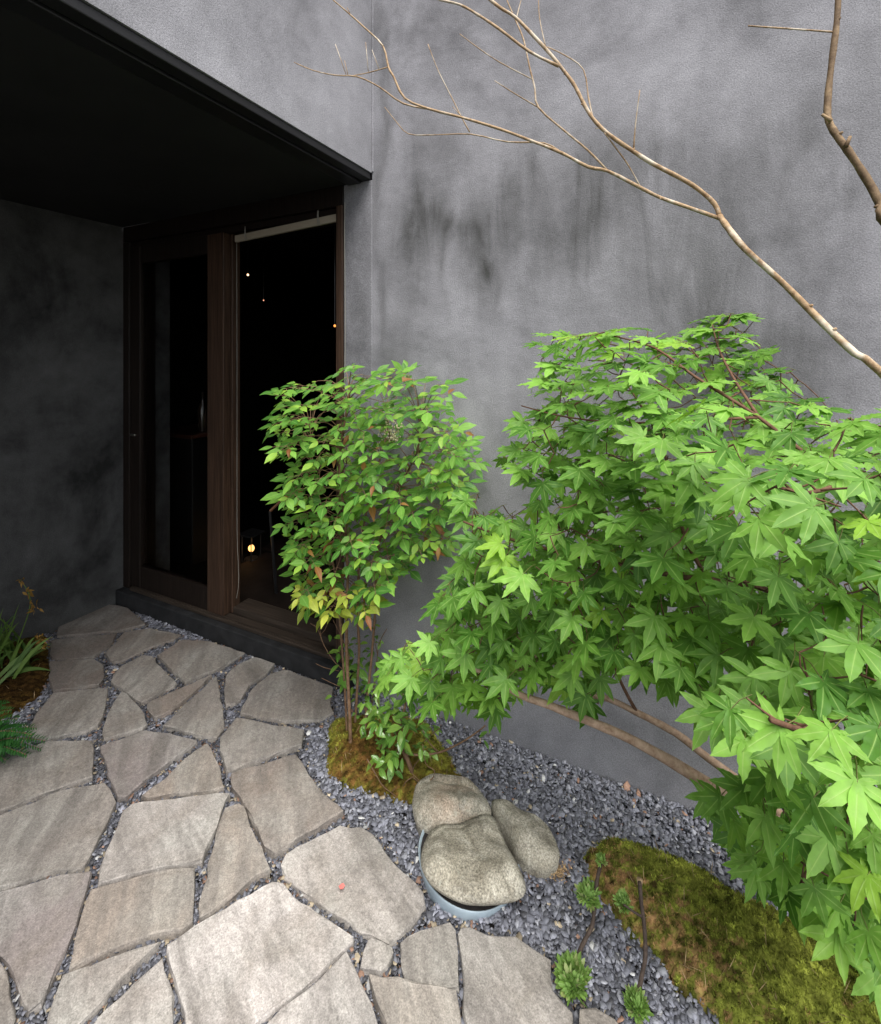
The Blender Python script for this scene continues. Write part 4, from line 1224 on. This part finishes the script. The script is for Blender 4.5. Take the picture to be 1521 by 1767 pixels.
for (u, v, dd, n, s) in ((695, 1248, -.03, 6, .052), (668, 1262, 0, 6, .036), (650, 1275, 0, 5, .034), (700, 1275, -.02, 6, .04), (655, 1305, -.04, 5, .045), (680, 1325, -.05, 5, .042),
                         (640, 1245, 0, 5, .034), (720, 1255, 0, 5, .03), (672, 1235, .02, 6, .034), (690, 1215, .02, 5, .034), (840, 1262, -.02, 3, .03), (660, 1290, -.02, 5, .032), (685, 1290, -.03, 5, .035), (735, 1285, 0, 5, .03), (755, 1262, .03, 6, .03), (742, 1290, .02, 5, .03), (655, 1215, .04, 5, .034), (645, 1190, .05, 5, .034), (660, 1250, -.03, 6, .036), (678, 1285, -.05, 5, .036), (710, 1240, -.04, 6, .04), (640, 1220, .02, 5, .036), (665, 1225, -.02, 6, .038), (720, 1290, -.03, 5, .03), (648, 1255, -.04, 5, .034), (700, 1200, .02, 6, .036), (685, 1265, -.06, 5, .04), (632, 1205, .03, 5, .032), (648, 1235, .0, 5, .03), (668, 1200, .02, 6, .034), (622, 1240, .02, 4, .028), (715, 1225, .0, 5, .032), (655, 1180, .04, 6, .034), (738, 1262, .0, 5, .03), (680, 1235, -.04, 6, .04), (672, 1300, -.06, 5, .034)):
    whorl(u, v, d0 + dd, n, s)
# second, slimmer stem group with bare twigs beside the doorway
g2 = G(603, 1240)
d2 = proj(g2)[2] - .03
TW2 = [(pl3([(606, 1270), (603, 1215), (600, 1170), (603, 1130)], d2), .004), (pl3([(600, 1160), (580, 1145), (560, 1115), (548, 1085), (536, 1076)], d2), .0022), (pl3([(556, 1105), (552, 1085), (556, 1072)], d2), .0014),
       (pl3([(552, 1096), (560, 1088), (565, 1078)], d2), .0013), (pl3([(603, 1130), (590, 1100), (575, 1070)], d2), .0018), (pl3([(606, 1125), (598, 1095), (582, 1062)], d2 + .03), .0016),
       (pl3([(585, 1158), (560, 1152), (545, 1145)], d2), .0014), (pl3([(602, 1190), (580, 1182), (555, 1170)], d2), .0015),
       (pl3([(640, 1230), (650, 1150), (655, 1110), (668, 1085)], d2 + .1), .003), (pl3([(652, 1130), (645, 1095), (650, 1070)], d2 + .1), .0016)]
for p_, r_ in TW2:
    MB().tube(p_, [r_ * (1 - .55 * i / len(p_)) for i in range(len(p_))], 5, wob=.1).build('twig', M_STEM, gsh, smooth=True)
for (u, v, dd, n, s) in ((602, 1158, 0, 6, .06), (585, 1122, 0, 4, .045), (600, 1110, .03, 3, .05), (578, 1104, 0, 3, .035), (612, 1140, .05, 6, .038), (622, 1165, .05, 6, .036), (640, 1150, .1, 6, .036), (650, 1100, .12, 6, .028), (640, 1080, .12, 5, .026), (628, 1195, .06, 5, .034), (612, 1185, .06, 5, .03), (575, 1190, -.02, 1, .04), (612, 1115, .04, 5, .032), (632, 1130, .08, 5, .034), (645, 1125, .1, 5, .03), (620, 1210, .04, 5, .03), (598, 1180, .0, 4, .04), (590, 1140, -.01, 4, .042)):
    whorl(u, v, d2 + dd, n, s)
print('glossy leaves', gf.build(gsh, 'leaf'))

# ------------------------------------------------------------------ bare tree
ZB = 1.5827
def bp(l, d0_, d1_):
    n_ = len(l)
    return [P(560 + x / ZB, y / ZB, d0_ + (d1_ - d0_) * i / (n_ - 1)) for i, (x, y) in enumerate(l)]
tb = Vector((CX + 1.62 * AX[0] + .98 * AX[1], CY + 1.62 * BX[0] + .98 * BX[1], -.03))
bare = thing('bare_tree', 'bare slender branches reaching across the grey wall from the right', 'tree', tb)
join = tb + Vector((-.10, -.06, .95)); join2 = tb + Vector((-.12, -.08, 1.25))
MB().tube([tb, tb + Vector((-.02, -.02, .3)), tb + Vector((-.06, -.04, .65)), join, join2, tb + Vector((-.13, -.09, 1.45))], [.032, .028, .026, .025, .019, .010], 10, wob=.05).build('trunk', M_BARK_BARE, bare, smooth=True)
def limb(l, dd, wpx, mt=M_BARK_BARE, pre=(), name='branch', knots=True):
    p_ = list(pre) + bp(l, *dd)
    n_ = len(p_)
    rr = []
    for i, q in enumerate(p_):
        d = proj(q)[2]
        wv = wpx[0] + (wpx[1] - wpx[0]) * i / (n_ - 1)
        rr.append(.37 * wv / ZB * d / FPX)
    m = MB().tube(p_, rr, 8, wob=.09)
    if knots:
        for i in range(1, n_ - 1):
            if random.random() < .55:
                q = p_[i]; e = q + jit(1).normalized() * rr[i] * 1.6
                m.tube([q, e], [rr[i] * .7, rr[i] * .35], 6, smooth=False)
    return m.build(name, mt, bare, smooth=True)
limb([(1519,1015),(1450,965),(1385,905),(1320,840),(1245,765),(1150,680),(1105,625),(1080,590)], (1.0, 1.25), (30, 21), pre=[join, join.lerp(P(1521, 640, 1.0), .6) + Vector((0, 0, -.05))])
limb([(1080,590),(1065,555),(1020,515),(975,487),(900,448),(840,410),(775,365),(735,325),(710,285),(685,235),(660,200),(620,150),(560,85),(520,45),(480,20),(440,-12)], (1.25, 1.4), (18, 11))
limb([(1085,598),(1000,568),(920,540),(865,513),(775,467),(720,455),(650,418),(560,382),(480,352),(375,320),(290,298),(220,268),(190,210),(175,183),(160,125),(110,75),(60,30),(15,-8)], (1.25, 1.52), (15, 5))
limb([(290,298),(215,282),(150,237),(90,209),(30,205),(-30,192),(-82,170)], (1.43, 1.55), (7, 3))
limb([(172,183),(120,198),(78,206)], (1.46, 1.5), (4, 3), knots=False)
limb([(640,180),(560,140),(480,80),(420,40),(370,12),(320,0),(280,-15)], (1.34, 1.45), (11, 7))
limb([(735,325),(722,270),(708,190),(660,152),(608,127)], (1.32, 1.36), (5, 4))
limb([(845,408),(850,340),(862,245)], (1.3, 1.28), (6, 3), knots=False)
limb([(865,513),(830,450),(790,395),(765,362)], (1.32, 1.31), (5, 5))
limb([(775,467),(720,410),(660,360),(585,293),(575,240),(560,180),(545,110),(525,60),(502,8),(495,-12)], (1.34, 1.5), (8, 4))
limb([(585,293),(520,255),(465,220)], (1.44, 1.46), (5, 3), knots=False)
limb([(570,217),(480,170),(420,130),(370,92)], (1.46, 1.5), (4, 3))
limb([(397,360),(375,320),(345,260),(310,190),(283,120)], (1.42, 1.42), (5, 3))
limb([(375,318),(350,290)], (1.42, 1.41), (4, 2), knots=False)
limb([(650,418),(600,390),(500,387),(400,366),(300,368),(230,365),(195,330),(165,292)], (1.37, 1.5), (6, 2.5))
limb([(604,125),(588,50),(585,-10)], (1.37, 1.4), (4, 3), knots=False)
limb([(525,48),(532,20),(540,-10)], (1.4, 1.42), (4, 3), knots=False)
for (a, b) in (((60,205),(30,120)), ((120,195),(113,115)), ((150,190),(130,135)), ((65,207),(55,165)), ((730,300),(722,262)), ((70,35),(62,20)), ((740,350),(770,352))):
    limb([a, b], (1.5, 1.5) if a[0] < 300 else (1.33, 1.33), (3, 2), knots=False, name='twig')
limb([(1405,-25),(1400,60),(1385,180),(1375,280),(1378,330),(1400,370),(1430,410),(1470,470),(1500,520),(1519,560),(1560,640)][::-1], (.88, .98), (32, 20), M_BARK_DARK, pre=[join2, join2.lerp(P(1548, 405, .88), .55)])
limb([(1405,88),(1300,80),(1158,70)], (.97, .97), (7, 5), M_BARK_BARE, knots=False)
limb([(1425,400),(1437,372)], (.91, .91), (16, 10), M_BARK_DARK, knots=False, name='twig')
limb([(1385,330),(1360,312)], (.93, .93), (16, 9), M_BARK_DARK, knots=False, name='twig')

# ------------------------------------------------------------------ rosette plants
PROFR = (.04, .09, .13, .16, .13, 0)
RL = [leaf_mesh('rosette_leaf', M_ROSETTE, [(0, 1, 1.0), (32, .85, .8), (-32, .85, .8)], fold=.9, droop=-.2 - .2 * k, seed=90 + k, prof=PROFR) for k in range(4)]
def fv(x, y): return (880 + x / ZS, 1367 + y / ZS)
def rosette(f, c, rad, n, axis=Vector((0, 0, 1))):
    for k in range(n):
        t = k * 2.39996
        el = 1.35 * (1 - (k + .5) / n) - .25
        o = Vector((math.cos(t) * math.cos(el), math.sin(t) * math.cos(el), math.sin(el)))
        up_ = Vector((-math.cos(t) * math.sin(el), -math.sin(t) * math.sin(el), math.cos(el)))
        f.add(random.choice(RL), frame(o + jit(.3), up_ + jit(.4), c + o * rad * .3, rad * random.uniform(.42, .68)))
for (base, lab, stem_, heads, extra) in (
        ((435, 1190), 'left curly green rosette plant with three leafy heads beside the flagstone', [(440, 1150), (462, 1040), (505, 950), (540, 880), (552, 800), (560, 690), (575, 570), (598, 470)], [((412, 1245), .050, 130, .025), ((512, 690), .036, 90, 0), ((598, 455), .020, 44, 0)], []),
        ((850, 1400), 'right curly rosette plant with a cut brown stem leaning over the moss', [(848, 1330), (862, 1230), (888, 1100), (890, 980), (880, 850), (865, 740), (857, 640), (853, 590)], [((832, 1415), .036, 90, .02), ((745, 735), .026, 60, 0)], [[(872, 820), (820, 790), (750, 740)]])):
    g = G(*fv(*base)); dd = proj(g)[2]
    t = thing('rosette_plant', lab, 'plant', (g.x, g.y, 0), 'curly rosette plants on dark stems by the moss')
    line = [g - Vector((0, 0, .02))] + [P(*fv(x, y), dd + .012 * i) for i, (x, y) in enumerate(stem_)]
    MB().tube(line, [.007, .0062] + [.0048] * (len(line) - 3) + [.0042], 8, wob=.1).build('stem', M_STEM_DARK, t, smooth=True)
    for e in extra:
        MB().tube([P(*fv(x, y), dd + .04) for x, y in e], [.003, .0025, .002], 6).build('stem', M_STEM_DARK, t, smooth=True)
    f = Foliage()
    for (c, rad, n, z) in heads:
        q = G(*fv(*c), z) if z else P(*fv(*c), dd + (.06 if c[1] < 900 else .03))
        rosette(f, q, rad, n)
    f.build(t, 'leaf')
    if extra:
        e = P(*fv(853, 585), dd + .09)
        MB().tube([e - Vector((0, 0, .008)), e + Vector((0, 0, .004))], [.006, .0075], 8, smooth=False).build('stem_scar', plain('cut_stem', (.38, .27, .16), .8, bumps=(.6, .003), scale=200), t, smooth=True)

# ------------------------------------------------------------------ plants by the porch wall
gp = G(15, 1150)
gr = thing('strap_grass', 'tuft of olive strap leaves with dry yellow flower stalk by the porch wall', 'plant', (gp.x, gp.y, 0))
dg = proj(gp)[2]
def blade(base, tip, w, mt, parent, sag=.05, name='leaf'):
    V, F, C = [], [], []
    n = 7
    side = (tip - base).cross(Vector((.45, -.9, .1)))
    side.normalize()
    for i in range(n + 1):
        t = i / n
        p = base.lerp(tip, t) + Vector((0, 0, sag * 4 * t * (1 - t)))
        ww = w * (1 - t ** 2.2) * (.5 + min(1, t * 5) * .5)
        V += [p - side * ww, p + Vector((0, 0, -.15 * ww)), p + side * ww]; C += [(0, 0, 0), (1, 0, 0), (0, 0, 0)]
    for i in range(n):
        a = i * 3
        F += [(a, a + 1, a + 4, a + 3), (a + 1, a + 2, a + 5, a + 4)]
    m = MB(); m.add(V, F, np.array(C)); return m.build(name, mt, parent, smooth=True)
for k in range(44):
    b_ = gp + Vector((random.gauss(-.02, .05), random.gauss(-.05, .06), 0))
    a = random.uniform(-.3, 1.0)
    t_ = P(random.uniform(-60, 34), random.uniform(1035, 1130), dg + random.uniform(-.12, .08))
    blade(b_, t_, random.uniform(.004, .007), M_STRAP, gr, random.uniform(.01, .05))
for k in range(16):
    blade(gp + Vector((.1 + random.gauss(0, .03), -.04 + random.gauss(0, .04), 0)), P(random.uniform(30, 94), random.uniform(1095, 1160), dg + random.uniform(-.05, .05)), random.uniform(.008, .013), M_STRAP, gr, .03)
sk = [gp, P(40, 1085, dg), P(52, 1045, dg), P(48, 1020, dg), P(34, 1000, dg)]
MB().tube(sk, [.003, .0025, .002, .0018, .001], 5).build('flower_stalk', M_STRAP, gr, smooth=True)
M_DRY = leaf_mat('dry_petal', (.20, .11, .02), (.34, .2, .05), (.4, .28, .1), None)
DL = leaf_mesh('dry_petal', M_DRY, [(0, 1, .7)], fold=.4, droop=.4, seed=120, prof=PROFL)
df = Foliage()
for (u, v, n, s) in ((34, 1002, 6, .03), (46, 1018, 6, .035), (58, 1032, 4, .04), (56, 1045, 6, .035), (62, 1052, 4, .03), (70, 1103, 16, .022), (74, 1112, 12, .022), (66, 1098, 10, .02)):
    for k in range(n):
        o = Vector((random.gauss(.4, .5), random.gauss(-.3, .5), random.gauss(-.3, .5)))
        df.add(DL, frame(o, Vector((0, -.5, .8)) + jit(.4), P(u, v, dg) + jit(.008), s * random.uniform(.6, 1.2)))
df.build(gr, 'petal')

fb = G(-50, 1330)
fern = thing('fern', 'green feathery fern reaching in over the paving at the far left', 'fern', (fb.x, fb.y, 0))
FL = leaf_mesh('fern_leaflet', M_FERN, [(0, 1, .75)], fold=.2, droop=.25, seed=130, prof=PROFL)
ff = Foliage()
dfn = proj(fb)[2]
for (us, vs_, ue, ve, n) in ((-50, 1300, 78, 1278, 26), (-50, 1295, 62, 1256, 24), (-60, 1300, 45, 1302, 24), (-60, 1290, 30, 1240, 22), (-60, 1280, 12, 1212, 20), (-50, 1310, 10, 1312, 18), (-40, 1270, -5, 1200, 14), (-60, 1290, 70, 1292, 28), (-60, 1285, 55, 1268, 26), (-60, 1300, 58, 1308, 26), (-70, 1295, 40, 1250, 24), (-70, 1280, 20, 1225, 22)):
    a, b = P(us, vs_, dfn), P(ue, ve, dfn + random.uniform(-.06, .1))
    mid = a.lerp(b, .5) + Vector((0, 0, .03))
    MB().tube([a, mid, b], [.002, .0015, .0008], 5).build('frond_rib', M_FERN if False else M_STEM, fern, smooth=True)
    dr = (b - a).normalized()
    up_ = Vector((0, -.5, .85))
    sd = dr.cross(up_).normalized()
    for k in range(n):
        t = (k + 1) / n
        p = a.lerp(b, t) + Vector((0, 0, .03 * 4 * t * (1 - t)))
        for sg in (-1, 1):
            ff.add(FL, frame(sd * sg + dr * .5 + jit(.08), up_ + jit(.15), p, .046 * (1.08 - t * .8) * random.uniform(.85, 1.1)))
ff.build(fern, 'leaflet')
print('objects', len(SC.objects), 'polys', sum(len(o.data.polygons) for o in SC.objects if o.type == 'MESH'))
